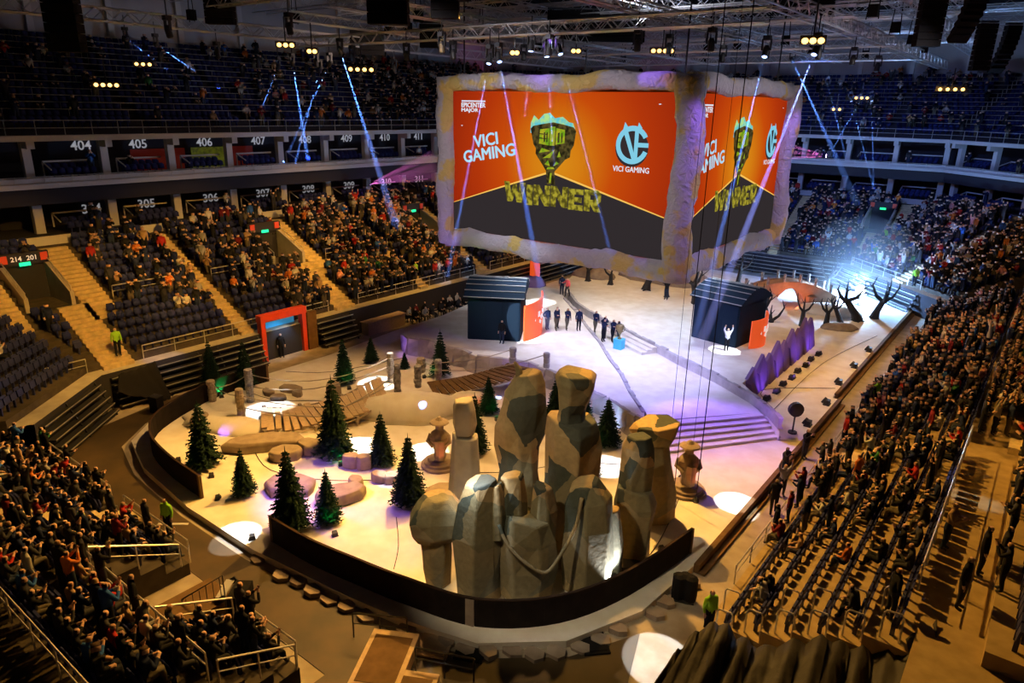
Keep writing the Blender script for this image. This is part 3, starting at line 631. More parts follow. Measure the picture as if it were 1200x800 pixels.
statue(-11.3, 28.7, R(30), 'robed statue with a flat brimmed hat in front of the violet steps')
spot('statue_light', (-21.0, 22.2, .6), (-21.8, 22.9, 1.8), 60, (1, .2, .08), 40, .5, .05); spot('statue_light', (-10.1, 27.9, .6), (-11.1, 28.5, 1.8), 60, (1, .2, .08), 40, .5, .05)

# ------------------------------------------------------------------ ringed posts, ropes, plank bridges
def ringpost(x, y, z, h, lab, mat='post', r=.24):
    t = thing('ringed_post', lab, 'post', (x, y, z), 0, 'ringed posts of the rope bridges'); k = max(3, int(h / .26)); rr = random.Random(int(x * 31 + y * 17))
    for i in range(k):
        m = MB(); a = r * rr.uniform(.85, 1.08); m.lathe([(a * .9, h * i / k), (a, h * (i + .2) / k), (a, h * (i + .85) / k), (a * .86, h * (i + 1) / k)], 10, (rr.uniform(-.02, .02), rr.uniform(-.02, .02), 0)); m.build('drum', MT[mat], t)
MT['birch'] = pm('pale_post', (.55, .53, .52), .9, col2=(.22, .21, .21), scale=5, bump=.3)
for a in [(-34.1, 19.7, .3, 2.0, 'tan ringed post at the fence end of the plank bridge'), (-36.2, 21.6, .3, 2.1, 'grey ringed post behind the tan one at the plank bridge', 'birch'), (-38.0, 20.2, .3, 1.35, 'short tan ringed post near the left fence'),
          (-32.2, 29.3, .3, 2.0, 'brown ringed post at the far end of the plank bridge'), (-30.0, 27.8, .3, 2.15, 'pale banded post beside the snow mound end of the plank bridge', 'birch'), (-32.0, 31.9, .3, 1.0, 'thick short stump post near the plateau face', 'post', .34),
          (-29.0, 28.6, 1.0, 1.4, 'pale slim post on top of the snow mound', 'birch'), (-29.0, 30.4, .9, 1.4, 'pale post opposite the mound at the brown bridge', 'birch'), (-26.5, 34.9, 1.5, 1.0, 'grey post on the plateau edge at the brown bridge', 'rockwall'), (-24.2, 35.5, 1.5, 1.0, 'second grey post on the plateau edge at the brown bridge', 'rockwall')]:
    ringpost(*a)
def rope(P, lab, sag=.25, r=.03):
    pts = []
    for i in range(len(P) - 1):
        a, b = Vector(P[i]), Vector(P[i + 1])
        for j in range(7): t = j / 6; q = a.lerp(b, t); q.z -= sag * 4 * t * (1 - t); pts.append(q)
    m = MB(); m.tube(pts, r, 5); return tag(m.build('rope', MT['rope']), lab, 'rope', 'ropes of the stage bridges')
rope([(-38.0, 20.2, 1.5), (-34.1, 19.7, 1.9), (-29.6, 23.2, 1.3), (-30.0, 27.8, 2.0)], 'near hand rope of the plank bridge')
rope([(-38.0, 20.2, 1.2), (-36.2, 21.6, 2.1), (-33.2, 24.6, 1.6), (-32.2, 29.3, 2.0)], 'rear hand rope of the plank bridge')
rope([(-34.1, 19.7, 1.2), (-30.2, 22, .95), (-30.0, 27.8, 1.4)], 'lower near rope of the plank bridge', .15)
rope([(-36.2, 21.6, 1.3), (-33.4, 24.2, 1.1), (-32.2, 29.3, 1.4)], 'lower rear rope of the plank bridge', .15)
rope([(-32.0, 31.9, 1.2), (-29.0, 30.4, 2.1), (-26.5, 34.9, 2.4)], 'rear hand rope of the brown bridge'); rope([(-29.0, 28.6, 2.2), (-24.2, 35.5, 2.4)], 'near hand rope of the brown bridge', .5)
BOT = smooth_path([(-31.3, 19.3, .75), (-30.3, 20.1, .7), (-29.8, 21.5, .65), (-29.1, 22.5, .7), (-28.7, 23.5, .85), (-28.7, 24.5, 1.0), (-29.2, 26.0, 1.15)], 3)
TOP = smooth_path([(-34.2, 21.2, .75), (-33.4, 22.0, .7), (-33, 22.8, .65), (-32.4, 23.8, .7), (-31.9, 25.0, .85), (-31.9, 26.4, 1.0), (-32.0, 28.0, 1.15)], 3)
t = thing('plank_bridge', 'pale plank foot bridge curving from the ringed posts to the snow mound', 'bridge')
for i, (a, b) in enumerate(zip(BOT, TOP)):
    r = random.Random(i); a = a.lerp(b, r.uniform(.0, .1)); b = b.lerp(a, r.uniform(.0, .14)); m = MB(); m.bar(a, b, .34 * r.uniform(.85, 1.1), .09); m.build('plank', MT['wood'], t)
for L in (BOT, TOP):
    m = MB(); m.tube([q - Vector((0, 0, .12)) for q in L], .05, 5); m.build('stringer', MT['post'], t)
    for q in (L[0], L[6], L[12], L[-1]): m = MB(); m.box((q.x, q.y, (q.z + .25) / 2 - .02 + .1), (.16, .16, q.z - .35)); m.build('trestle', MT['post'], t)
t = thing('rope_bridge', 'brown plank rope bridge rising from the snow mound to the plateau', 'bridge')
for i in range(15):
    f = (i + .5) / 15; a = Vector((-27.2, 28.2, .95)).lerp(Vector((-24.2, 34.9, 1.5)), f); b = Vector((-29.2, 29.6, .95)).lerp(Vector((-26.5, 34.5, 1.5)), f); dz = Vector((0, 0, -.35 * math.sin(PI * f) * .5)); m = MB(); m.bar(a + dz, b + dz, .36, .08); m.build('plank', MT['brown'], t)
for a, b in (((-27.2, 28.2, .9), (-24.2, 34.9, 1.42)), ((-29.2, 29.6, .9), (-26.5, 34.5, 1.42))):
    m = MB(); m.tube([a, Vector(a).lerp(Vector(b), .5) - Vector((0, 0, .18)), b], .05, 5); m.build('stringer', MT['post'], t)
# snow mound and flat stones
def mound(name, lab, c, rx, ry, h, rz, seed, mat, cat='mound', n=18, k=6, cut=None):
    r = random.Random(seed); rings = []
    amp = [r.uniform(.86, 1.12) for _ in range(n)]
    for i in range(k + 1):
        f = i / k; cr = math.cos(f * PI / 2) ** .75 if f < 1 else .02
        rings.append([Vector((rx * cr * amp[j] * math.cos(2 * PI * j / n), ry * cr * amp[j] * math.sin(2 * PI * j / n), h * math.sin(f * PI / 2) * r.uniform(.93, 1.05))) for j in range(n)])
    m = MB(); m.loft(rings); o = m.build(name, MT[mat], None, True, c, rz); return tag(o, lab, cat)
mound('snow_mound', 'smooth snow mound with a pale post on top beside the plank bridge', (-27.5, 26.6, .28), 3.1, 1.7, 1.25, R(42), 5, 'snow')
mound('snow_mound', 'low snow ramp under the start of the plank bridge', (-34.2, 18.9, .28), 3.0, 1.2, .5, R(20), 6, 'snow')
mound('snow_mound', 'reddish lit snow bank below the brown rope bridge', (-25.8, 29.6, .28), 1.6, 1.0, .9, R(50), 9, 'snow')
spot('mound_light', (-24.6, 28.4, 1.2), (-25.9, 29.5, .7), 60, (1, .12, .06), 80, .5, .05); spot('mound_light', (-33.2, 17.4, .8), (-33.4, 18.8, .3), 50, PURPLE, 60, .5, .05)
def slab(x, y, rx, ry, h, rz, seed, lab, mat='stone'):
    r = random.Random(seed); n = 9; lv = [(0, rx, ry, 0, 0), (h * .7, rx, ry, 0, 0), (h, rx * .9, ry * .88, 0, 0)]
    m = rock_mesh(lv, n, seed, .04); o = m.build('flat_stone', MT[mat], None, False, (x, y, .3), rz); bevel(o, .05); return tag(o, lab, 'stone')
for a in [(-30.4, 18.7, 2.3, .75, .55, R(52), 1, 'long low flat stone behind the small front fir'), (-28.6, 18.7, .85, .62, .5, R(40), 2, 'rounded flat stone leaning at the end of the long one'), (-28.2, 19.8, .7, .55, .6, R(10), 3, 'lighter round stone behind the rounded flat one'),
          (-25.8, 16.9, 1.3, .9, .5, R(30), 4, 'violet tinted flat stone between the tall front firs'), (-23.3, 17.8, 1.25, .85, .5, R(60), 5, 'violet tinted flat stone behind the green lit small fir'), (-25.3, 20.2, .5, .38, .65, R(20), 6, 'twin upright pebble stone near the tallest fir'), (-24.7, 20.5, .4, .34, .7, R(60), 16, 'smaller twin of the upright pebble stone'),
          (-23.8, 19.2, .45, .38, .32, 0, 7, 'single flat brown pebble between the stone twins'), (-23.2, 20.1, .5, .36, .42, R(10), 8, 'violet pebble stone touching its darker neighbour'), (-22.6, 20.5, .48, .38, .42, R(70), 9, 'darker violet pebble stone beside a light pool'),
          (-19.3, 20.6, 1.1, .7, .75, R(30), 10, 'block stone leaning on the foot of the grey obelisk'), (-36.4, 23.0, .5, .35, .3, 0, 11, 'small grey stone behind the plank bridge by the fence'), (-35.3, 22.9, .55, .4, .25, R(30), 12, 'low grey stone in the row behind the plank bridge'), (-35.8, 24.2, .8, .5, .3, R(20), 13, 'wide flat stone in the row behind the plank bridge'),
          (-34.9, 24.0, .4, .3, .35, 0, 14, 'little stone at the end of the row behind the plank bridge'), (-33.4, 25.6, .6, .5, .7, 0, 15, 'round boulder beside the fir behind the plank bridge'), (-35.5, 18.0, .4, .6, .6, .4, 17, 'pale snow lump near the fence end')]:
    slab(*a)
spot('stone_light', (-24.6, 16.0, 4.0), (-24.2, 17.4, .3), 700, PURPLE, 100, .6, .1)

# ------------------------------------------------------------------ booths
def canopy_booth(x, y, rz, lab, sx, sy, h, panel_side):
    t = thing('player_booth', lab, 'booth', (x, y, 1.5), rz)
    MT.setdefault('booth', pm('booth_blue_black', (.010, .022, .040), .9)); MT.setdefault('boothtrim', pm('booth_roof_tube', (.30, .29, .27), .6))
    for nm, c, d in (('front_wall', (0, -sy / 2, h / 2), (sx, .12, h)), ('back_wall', (0, sy / 2, h / 2), (sx, .12, h)), ('side_wall', (-sx / 2, 0, h / 2), (.12, sy, h)), ('side_wall', (sx / 2, 0, h / 2), (.12, sy, h))):
        m = MB(); m.box(c, d); m.build(nm, MT['booth'], t)
    for k in range(3): m = MB(); m.box((-sx / 2 + sx * (k + .5) / 3, -sy / 2 - .07, h * .5), (sx / 3 - .06, .03, h - .2)); m.build('wall_panel', MT['booth'], t)
    # arched ribbed roof over the long axis
    P = [(-sy / 2 - .35 + (sy + .7) * j / 8, h + .9 * math.sin(PI * j / 8) + .05) for j in range(9)]
    for j in range(8):
        (y0, z0), (y1, z1) = P[j], P[j + 1]; m = MB(); m.loft([[Vector((xx, y0, z0)), Vector((xx, y1, z1)), Vector((xx, y1, z1 + .06)), Vector((xx, y0, z0 + .06))] for xx in (-sx / 2 - .3, sx / 2 + .3)]); m.build('roof_board', MT['booth'], t)
        m = MB(); m.tube([(-sx / 2 - .32, y0, z0 + .09), (sx / 2 + .32, y0, z0 + .09)], .035, 5); m.build('roof_tube', MT['boothtrim'], t)
    for xx in (-sx / 2 - .25, sx / 2 + .25): m = MB(); m.loft([[Vector((xx + d_, y_, z_)) for y_, z_ in P] for d_ in (-.04, .04)]); m.build('gable', MT['booth'], t)
    return t
canopy_booth(-31.45, 39.45, R(31.5), 'dark blue booth with ribbed arched roof and a curved red panel, tree side', 3.7, 4.2, 3.1, 1)
canopy_booth(-17.7, 49.8, R(-8), 'dark blue booth with ribbed arched roof by the bare trees', 3.5, 4.0, 3.1, 1)
def curved_panel(x, y, rz, w, h, lab, flip):
    t = thing('red_banner_stand', lab, 'banner', (x, y, 1.5), rz); n = 8; m = MB()
    pts = [Vector((-w / 2 + w * j / n, -.5 * (1 - (2 * j / n - 1) ** 2) * flip, 0)) for j in range(n + 1)]
    for j in range(n):
        a, b = pts[j], pts[j + 1]; za = h * (1 - .12 * (1 - j / n)); zb = h * (1 - .12 * (1 - (j + 1) / n)); o = Vector((0, .1, 0))
        m.add([a, b, b + Vector((0, 0, zb)), a + Vector((0, 0, za)), a + o, b + o, b + o + Vector((0, 0, zb)), a + o + Vector((0, 0, za))], [(0, 1, 2, 3), (5, 4, 7, 6), (3, 2, 6, 7), (4, 0, 3, 7), (1, 5, 6, 2)])
    m.build('red_face', MT['redglow'], t)
    for j, (u, v, s) in enumerate([(.35, .45, .34), (.45, .58, .4), (.57, .5, .36), (.5, .38, .3), (.64, .62, .26)]):
        m = MB(); p = pts[int(u * n)]; m.box((p.x + (u * n % 1) * w / n, p.y - .03, h * v), (s, .04, s * .8), 0, 0, Matrix.Rotation(.6 + j, 3, 'Y')); m.build('white_mark', MT['whiteglow'], t)
    return t
MT['redglow'] = pm('red_glow_panel', (.80, .10, .02), .6, emit=.55, ecol=(.85, .10, .015)); MT['whiteglow'] = pm('white_glow_mark', (.8, .75, .7), .6, emit=.5, ecol=(.9, .8, .75))  # red and white materials emit by themselves
curved_panel(-28.9, 40.5, R(104), 3.4, 3.0, 'curved bright red panel with white marks beside the booth on the tree side', 1)
curved_panel(-15.3, 49.4, R(88), 2.6, 2.3, 'curved salmon red panel beside the booth by the bare trees', 1)
# trophy on its plinth
t = thing('trophy', 'small golden trophy cup standing on a cyan cube', 'trophy', (-23.2, 43.3, 1.75)); MT['gold'] = pm('bronze', (.30, .22, .10), .35, .8)
m = MB(); m.lathe([(.16, 0), (.16, .06), (.05, .14), (.05, .3), (.16, .5), (.26, .75), (.28, 1.0), (.24, 1.05)], 10); m.build('cup', MT['gold'], t); 
for sg in (-1, 1): m = MB(); m.tube([(sg * .2, 0, .55), (sg * .36, 0, .7), (sg * .34, 0, .95), (sg * .24, 0, 1.0)], .03, 5); m.build('handle', MT['gold'], t)
t = thing('plinth', 'cyan lit cube plinth under the trophy', 'plinth', (-23.2, 43.3, 1.0)); MT['cyan'] = pm('cyan_glow', (.05, .35, .6), .5, emit=.35, ecol=(.05, .4, .75))
m = MB(); m.box((0, 0, .36), (.62, .62, .7)); m.build('cube_body', MT['cyan'], t); m = MB(); m.box((0, 0, .73), (.66, .66, .04)); m.build('top_plate', MT['cyan'], t)
# violet saw tooth wall
root = thing('jagged_wall', 'violet lit saw tooth wall of rock blades on the plateau edge', 'wall'); MT['violet'] = pm('violet_foam', (.20, .13, .32), .85, bump=.4, scale=2)
for i in range(9):
    y = 42.0 + i * 1.55; h = 1.5 + .5 * (i / 8) + (.35 if i % 2 else 0); m = MB(); x = -13.25
    m.loft([[Vector((x, y, .3)), Vector((x + .45, y + .2, .3)), Vector((x + .4, y + 1.5, .3)), Vector((x - .05, y + 1.6, .3))], [Vector((x - .1, y - .1, .3 + h * .6)), Vector((x + .25, y, .3 + h * .6)), Vector((x + .2, y + 1.3, .3 + h * .75)), Vector((x - .1, y + 1.5, .3 + h * .75))], [Vector((x - .2, y - .3, .3 + h * .72)), Vector((x + .02, y - .28, .3 + h * .72)), Vector((x + .0, y + 1.1, .3 + h * 1.15)), Vector((x - .2, y + 1.12, .3 + h * 1.15))]]); m.build('rock_blade', MT['violet'], root)
for y in (43.5, 47, 50.5, 54): spot('blade_light', (-11.6, y, .6), (-13.2, y + .5, 1.4), 150, PURPLE, 100, .6, .1)
spot('corner_light', (-9.2, 36.6, 2.2), (-10.1, 37.9, 1.2), 60, PURPLE, 80, .6, .05)
spot('fascia_light', (-36.0, 32.6, 1.2), (-34.6, 34.2, 1.1), 60, PURPLE, 120, .6, .05); spot('fascia_light', (-26.0, 33.6, 1.0), (-26.0, 35.3, 1.2), 50, PURPLE, 120, .6, .05); spot('fascia_light', (-17.6, 31.6, .8), (-18.4, 33.6, 1.0), 140, (.4, .6, 1), 120, .6, .05)
# ------------------------------------------------------------------ arch bridge
t = thing('arch_bridge', 'orange lit stone arch bridge with a round opening and short posts', 'bridge', (-18.6, 67.0, .3), R(36)); MT['archstone'] = pm('arch_stone', (.55, .36, .25), .9, col2=(.42, .26, .18), scale=1.5, bump=.5)
n = 16; outer = []; inner = []
W2 = 4.3
for sd in (-1, 1):
    m = MB(); V = []; F = []
    for j in range(n + 1):
        u = -1 + 2 * j / n; zt = 1.1 + 1.3 * (1 - u * u); xi = u * W2; zi = math.sqrt(max(0, 1.35 ** 2 - xi ** 2)) * 1.35 if abs(xi) < 1.35 else 0
        V += [(xi, sd * 1.0, zi), (xi, sd * 1.0, zt), (xi, sd * .75, zi), (xi, sd * .75, zt)]
    for j in range(n):
        a, b = 4 * j, 4 * j + 4; F += [(a, b, b + 1, a + 1), (b + 2, a + 2, a + 3, b + 3), (a + 1, b + 1, b + 3, a + 3), (a, a + 2, b + 2, b)]
    m.add(V, F); m.build('arch_face', MT['archstone'], t)
m = MB(); V = []; F = []
for j in range(n + 1):
    u = -1 + 2 * j / n; z = 1.0 + 1.3 * (1 - u * u); V += [(u * W2, -.9, z), (u * W2, .9, z), (u * W2, -.9, z - .18), (u * W2, .9, z - .18)]
for j in range(n): a, b = 4 * j, 4 * j + 4; F += [(a, b, b + 1, a + 1), (a + 2, a + 3, b + 3, b + 2), (a, a + 2, b + 2, b), (a + 1, b + 1, b + 3, a + 3)]
m.add(V, F); m.build('roadway', MT['archstone'], t)
for j in range(6):
    for sd in (-1, 1):
        u = -.85 + 1.7 * j / 5; m = MB(); z = 1.1 + 1.3 * (1 - u * u); m.lathe([(.14, 0), (.12, .55), (.15, .6), (.13, .75)], 7, (u * W2, sd * .88, z)); m.build('bridge_post', MT['birch'], t)
m = MB(); m.box((1.9, -1.25, .55), (.8, .6, 1.1)); m.build('buttress', MT['archstone'], t)
spot('arch_light', (-17.0, 64.6, .7), (-18.3, 66.8, 2.0), 320, (1, .28, .08), 110, .6, .1); spot('arch_light', (-18.6, 67.2, .5), (-18.4, 67.0, 1.6), 60, PURPLE, 150, .6, .1)
mound('snow_mound', 'white snow mound at the foot of the arch bridge', (-14.6, 66.5, .28), 2.6, 1.3, .9, R(20), 15, 'snow')
mound('rock_hill', 'low orange lit rock hill under the hanging screens', (-29.6, 63.5, 1.4), 5.2, 2.2, 1.6, R(5), 16, 'stone', 'rock')
mound('rock_hill', 'small grey rock hill near the walkway end', (-35.6, 60.0, 1.4), 2.2, 1.2, 1.0, R(15), 17, 'stone', 'rock')
mound('rock_hill', 'violet boulder at the far end of the plateau', (-38.0, 52.8, 1.4), 1.4, .9, 1.0, R(35), 18, 'violet', 'rock')
mound('rock_hill', 'flat grey stone slab under the crooked bare trees', (-12.6, 62.0, .28), 1.6, .9, .5, R(30), 19, 'stone', 'rock')
# ------------------------------------------------------------------ bare trees
def bare_tree(x, y, z, h, seed, lab, lean=0, ww=1.0):
    r = random.Random(seed); t = thing('bare_tree', lab, 'tree', (x, y, z), r.uniform(0, 6), 'black bare trees on the stage')
    top = Vector((lean * h * .5, 0, h * .45)); m = MB()
    m.tube([(0, 0, 0), (lean * .15 * h, .03, h * .18), top], [.30 * ww, .2 * ww, .17 * ww], 8)
    for j in range(4): a = j * 1.6; m.tube([(0, 0, .15), (.35 * ww * math.cos(a), .35 * ww * math.sin(a), .0)], [.14, .05], 5)
    m.build('trunk', MT['bare'], t)
    k = r.randint(3, 5)
    for j in range(k):
        a = 2 * PI * j / k + r.uniform(-.4, .4); L = h * r.uniform(.38, .6); d = Vector((math.cos(a), math.sin(a), 0)); s = r.uniform(.3, .6)
        p1 = top + d * L * .35 * s * 2 + Vector((0, 0, L * .15)); p2 = p1 + d * L * .2 + Vector((0, 0, L * .4)); p3 = p2 - d * L * .12 * r.uniform(-.5, 1.5) + Vector((0, 0, L * .35))
        m = MB(); m.tube([top - Vector((0, 0, .15)), p1, p2, p3], [.12 * ww, .09 * ww, .06, .025], 6)
        q = p2 + (d * .3 + Vector((-d.y, d.x, .6)) * .6) * L * .4; m.tube([p1.lerp(p2, .5), q], [.05, .015], 5); m.build('branch', MT['bare'], t)
for a in [(-35.0, 58.0, 1.5, 2.6, 1, 'small black bare tree by the grey rock hill'), (-32.6, 58.2, 1.5, 2.2, 2, 'forked black bare tree in front of the orange rock hill'), (-29.0, 58.6, 1.5, 3.4, 3, 'thick leaning black bare tree against the orange rock hill', .5, 1.5), (-23.4, 57.2, 1.5, 4.4, 4, 'tall bare tree behind the booth by the arch bridge', -.3, 1.5),
          (-17.4, 56.8, .3, 4.6, 5, 'large twisted bare tree between booth and arch bridge', .1, 1.6), (-16.4, 55.4, .3, 3.2, 6, 'bare tree leaning on the booth wall', -.4, 1.2), (-15.2, 60.6, .3, 3.0, 7, 'bare tree with long curved arms on the open deck', .2), (-13.6, 62.0, .3, 2.9, 8, 'bare tree with broad roots next to the curved arm one', 0, 1.1),
          (-12.9, 63.8, .3, 2.6, 9, 'low crooked bare tree by the flat slab', .5), (-11.9, 65.6, .3, 4.0, 10, 'big dark bare tree leaning over the flat slab', .6, 1.6), (-11.0, 67.6, .3, 4.0, 11, 'bare tree next to the bright blue white lamp', -.3, 1.4), (-16.4, 72.6, .3, 4.4, 12, 'pale blue lit bare tree behind the arch bridge', 0, 1.0), (-24.4, 70.0, .3, 4.6, 13, 'bare tree at the far end of the arch bridge', .2, 1.2), (-26.4, 57.6, 1.5, 2.6, 14, 'slender bare tree next to the lone performer', 0, .8)]:
    bare_tree(*a)
# the bright lamp behind the bare trees
t = thing('stage_lamp', 'glaring blue white stage lamp behind the bare trees', 'lamp', (-13.2, 71.5, .3), 0)
m = MB(); m.lathe([(.3, 0), (.3, .06), (.05, .1), (.05, 1.2)], 10); m.build('stand', MT['darkmetal'], t)
m = MB(); ax = Vector((13.2, -71.5, 16)).normalized(); m.tube([Vector((0, 0, 1.5)) - ax * .3, Vector((0, 0, 1.5)) + ax * .3], [.25, .42], 12); m.build('lamp_head', MT['darkmetal'], t)
m = MB(); m.tube([Vector((0, 0, 1.5)) + ax * .3, Vector((0, 0, 1.5)) + ax * .34], [.40, .38], 12); MT['glare'] = em('glare_lens', (.55, .78, 1), 90); m.build('lens', MT['glare'], t)
spot('lamp_beam', (-13.2, 71.0, 2.6), (-15.5, 69, 0), 9000, (.45, .68, 1), 150, .5, .3)

_l = bpy.data.lights.new('lamp_glow', 'POINT'); _l.energy = 9000; _l.color = (.25, .5, 1); _l.shadow_soft_size = .3
_o = bpy.data.objects.new('lamp_glow', _l); COL.objects.link(_o); _o.location = (-13.6, 72.4, 2.6)

m = MB(); m.lathe([(.3, -4.2), (3.4, -3.2), (5.0, 0), (3.4, 3.2), (.3, 4.2)], 16); _h = m.build('lamp_haze', None or bpy.data.materials.new('lamp_haze'), None, True, (-13.6, 72.0, 4.6))
_hm = _h.data.materials[0]; _hm.use_nodes = True; _n = _hm.node_tree; _n.nodes.remove(_n.nodes['Principled BSDF']); _v = _n.nodes.new('ShaderNodeVolumeScatter'); _v.inputs['Density'].default_value = .016; _n.links.new(_v.outputs[0], _n.nodes['Material Output'].inputs['Volume'])
tag(_h, 'blue glowing haze around the glaring lamp behind the bare trees', 'haze', None, 'stuff')
# ------------------------------------------------------------------ hanging video cube
def screenmat():
    m = bpy.data.materials.new('led_screen_orange'); m.use_nodes = True; nt = m.node_tree; nt.nodes.remove(nt.nodes['Principled BSDF'])
    tc = nt.nodes.new('ShaderNodeTexCoord'); vm = nt.nodes.new('ShaderNodeVectorMath'); vm.operation = 'DISTANCE'; vm.inputs[1].default_value = (8.4, 0, 5.0)
    nt.links.new(tc.outputs['Object'], vm.inputs[0]); mr = nt.nodes.new('ShaderNodeMath'); mr.operation = 'DIVIDE'; mr.inputs[1].default_value = 9.5; nt.links.new(vm.outputs['Value'], mr.inputs[0])
    rp = nt.nodes.new('ShaderNodeValToRGB'); e = rp.color_ramp.elements; e[0].color = (.85, .33, .012, 1); e[1].color = (.36, .022, .004, 1); e[1].position = .95
    for p, c in ((.18, (.80, .25, .008)), (.42, (.68, .085, .004)), (.65, (.54, .045, .004))): q = e.new(p); q.color = (*c, 1)
    nt.links.new(mr.outputs[0], rp.inputs[0]); em_ = nt.nodes.new('ShaderNodeEmission'); em_.inputs[1].default_value = .82
    nt.links.new(rp.outputs[0], em_.inputs[0]); nt.links.new(em_.outputs[0], nt.nodes['Material Output'].inputs[0]); return m
def em_noise(name, c1, c2, scale, s=1.0, lo=.4, hi=.6):
    m = em(name, c1, s); nt = m.node_tree; e = [n for n in nt.nodes if n.type == 'EMISSION'][0]; tc = nt.nodes.new('ShaderNodeTexCoord'); nz = nt.nodes.new('ShaderNodeTexNoise'); nz.inputs['Scale'].default_value = scale
    rp = nt.nodes.new('ShaderNodeValToRGB'); rp.color_ramp.elements[0].position = lo; rp.color_ramp.elements[1].position = hi; rp.color_ramp.elements[0].color = (*c1, 1); rp.color_ramp.elements[1].color = (*c2, 1)
    nt.links.new(tc.outputs['Object'], nz.inputs['Vector']); nt.links.new(nz.outputs['Fac'], rp.inputs[0]); nt.links.new(rp.outputs[0], e.inputs[0]); return m
SM = dict(screen=screenmat(), dark=em('screen_dark_hill', (.030, .024, .026)), ridge=em('screen_ridge_glow', (.95, .55, .10)), cup=em_noise('screen_cup', (.020, .016, .006), (.10, .075, .02), 3.0), hl=em_noise('screen_cup_highlight', (.42, .40, .02), (.15, .35, .01), 2.5),
          flame=em_noise('screen_flame', (.12, .55, .62), (.45, .75, .25), 2.2), text=em('screen_text_blue', (.42, .70, .86)), white=em('screen_text_white', (.75, .80, .88)), win=em_noise('screen_winner', (.40, .34, .03), (.09, .075, .01), 3.2), wing=em('screen_winner_green', (.25, .6, .02)), emb=em('screen_emblem', (.22, .60, .78)), embd=em('screen_emblem_dark', (.035, .026, .028)))
def flat(poly, d, name, mat, par, th=.01):
    m = MB(); n = len(poly); V = [(x, -d, z) for x, z in poly]; m.add(V, [tuple(range(n))]); return m.build(name, SM[mat], par)
def fit_text(txt, w, h, cu, cv, ang, d, name, mat, par, bold=.03):
    """flat word fitted to w x h; weight comes from shifted repeats of the outline"""
    me = text_mesh(txt, 1.0, 0.0, 0.0); co = np.array([v.co[:] for v in me.vertices]); lo, hi = co.min(0), co.max(0); a = R(ang); m = MB(); fs = [tuple(q.vertices) for q in me.polygons]
    for k, (sx, sy) in enumerate(((0, 0), (-1, 0), (1, 0), (0, .6), (0, -.6))):
        V = []
        for v in co:
            x = ((v[0] - lo[0]) / (hi[0] - lo[0]) - .5) * w + sx * bold * h; y = ((v[1] - lo[1]) / (hi[1] - lo[1]) - .5) * h + sy * bold * h
            V.append((cu + x * math.cos(a) - y * math.sin(a), -d - .001 * k, cv + x * math.sin(a) + y * math.cos(a)))
        m.add(V, fs)
    return m.build(name, SM[mat], par)
def block_word(par):
    LET = {'W': [[(0, 1), (.26, 1), (.33, .45), (.42, .9), (.58, .9), (.67, .45), (.74, 1), (1, 1), (.84, 0), (.60, 0), (.5, .42), (.40, 0), (.16, 0)]], 'I': [[(0, 0), (1, 0), (1, 1), (0, 1)]], 'N': [[(0, 0), (.32, 0), (.32, .5), (.68, 0), (1, 0), (1, 1), (.68, 1), (.68, .52), (.34, 1), (0, 1)]],
           'E': [[(0, 0), (1, 0), (1, .26), (.4, .26), (.4, .38), (.9, .38), (.9, .62), (.4, .62), (.4, .75), (1, .75), (1, 1), (0, 1)]], 'R': [[(0, 0), (.36, 0), (.36, .34), (.62, 0), (1, 0), (.8, .36), (.97, .5), (.97, .85), (.8, 1), (0, 1)]]}
    x = 4.42
    for ch_, w, dz in (('W', 1.75, .04), ('I', .5, -.05), ('N', 1.25, 0), ('N', 1.25, .03), ('E', 1.05, -.03), ('R', 1.2, 0)):
        for P in LET[ch_]: flat([(x + a * w, 2.26 + dz + b * 1.26) for a, b in P], .05, 'letter', 'win', par)
        if ch_ == 'R': flat([(x + .36 * w, 2.26 + .55 * 1.26), (x + .6 * w, 2.26 + .55 * 1.26), (x + .6 * w, 2.26 + .78 * 1.26), (x + .36 * w, 2.26 + .78 * 1.26)], .052, 'letter_hole', 'dark', par)
        x += w + .06
def annulus(c, r0, r1, a0, a1, n=28): 
    P = [(c[0] + r1 * math.cos(a0 + (a1 - a0) * i / n), c[1] + r1 * math.sin(a0 + (a1 - a0) * i / n)) for i in range(n + 1)]
    return P + [(c[0] + r0 * math.cos(a1 + (a0 - a1) * i / n), c[1] + r0 * math.sin(a1 + (a0 - a1) * i / n)) for i in range(n + 1)]
cube = thing('video_cube', 'hanging four sided video cube showing an orange winner graphic in a crumpled rock frame', 'screen', (-25.1, 44.9, 8.2))
def at_cube(o): o.matrix_parent_inverse = Matrix.Translation((25.1, -44.9, -8.2)); return o
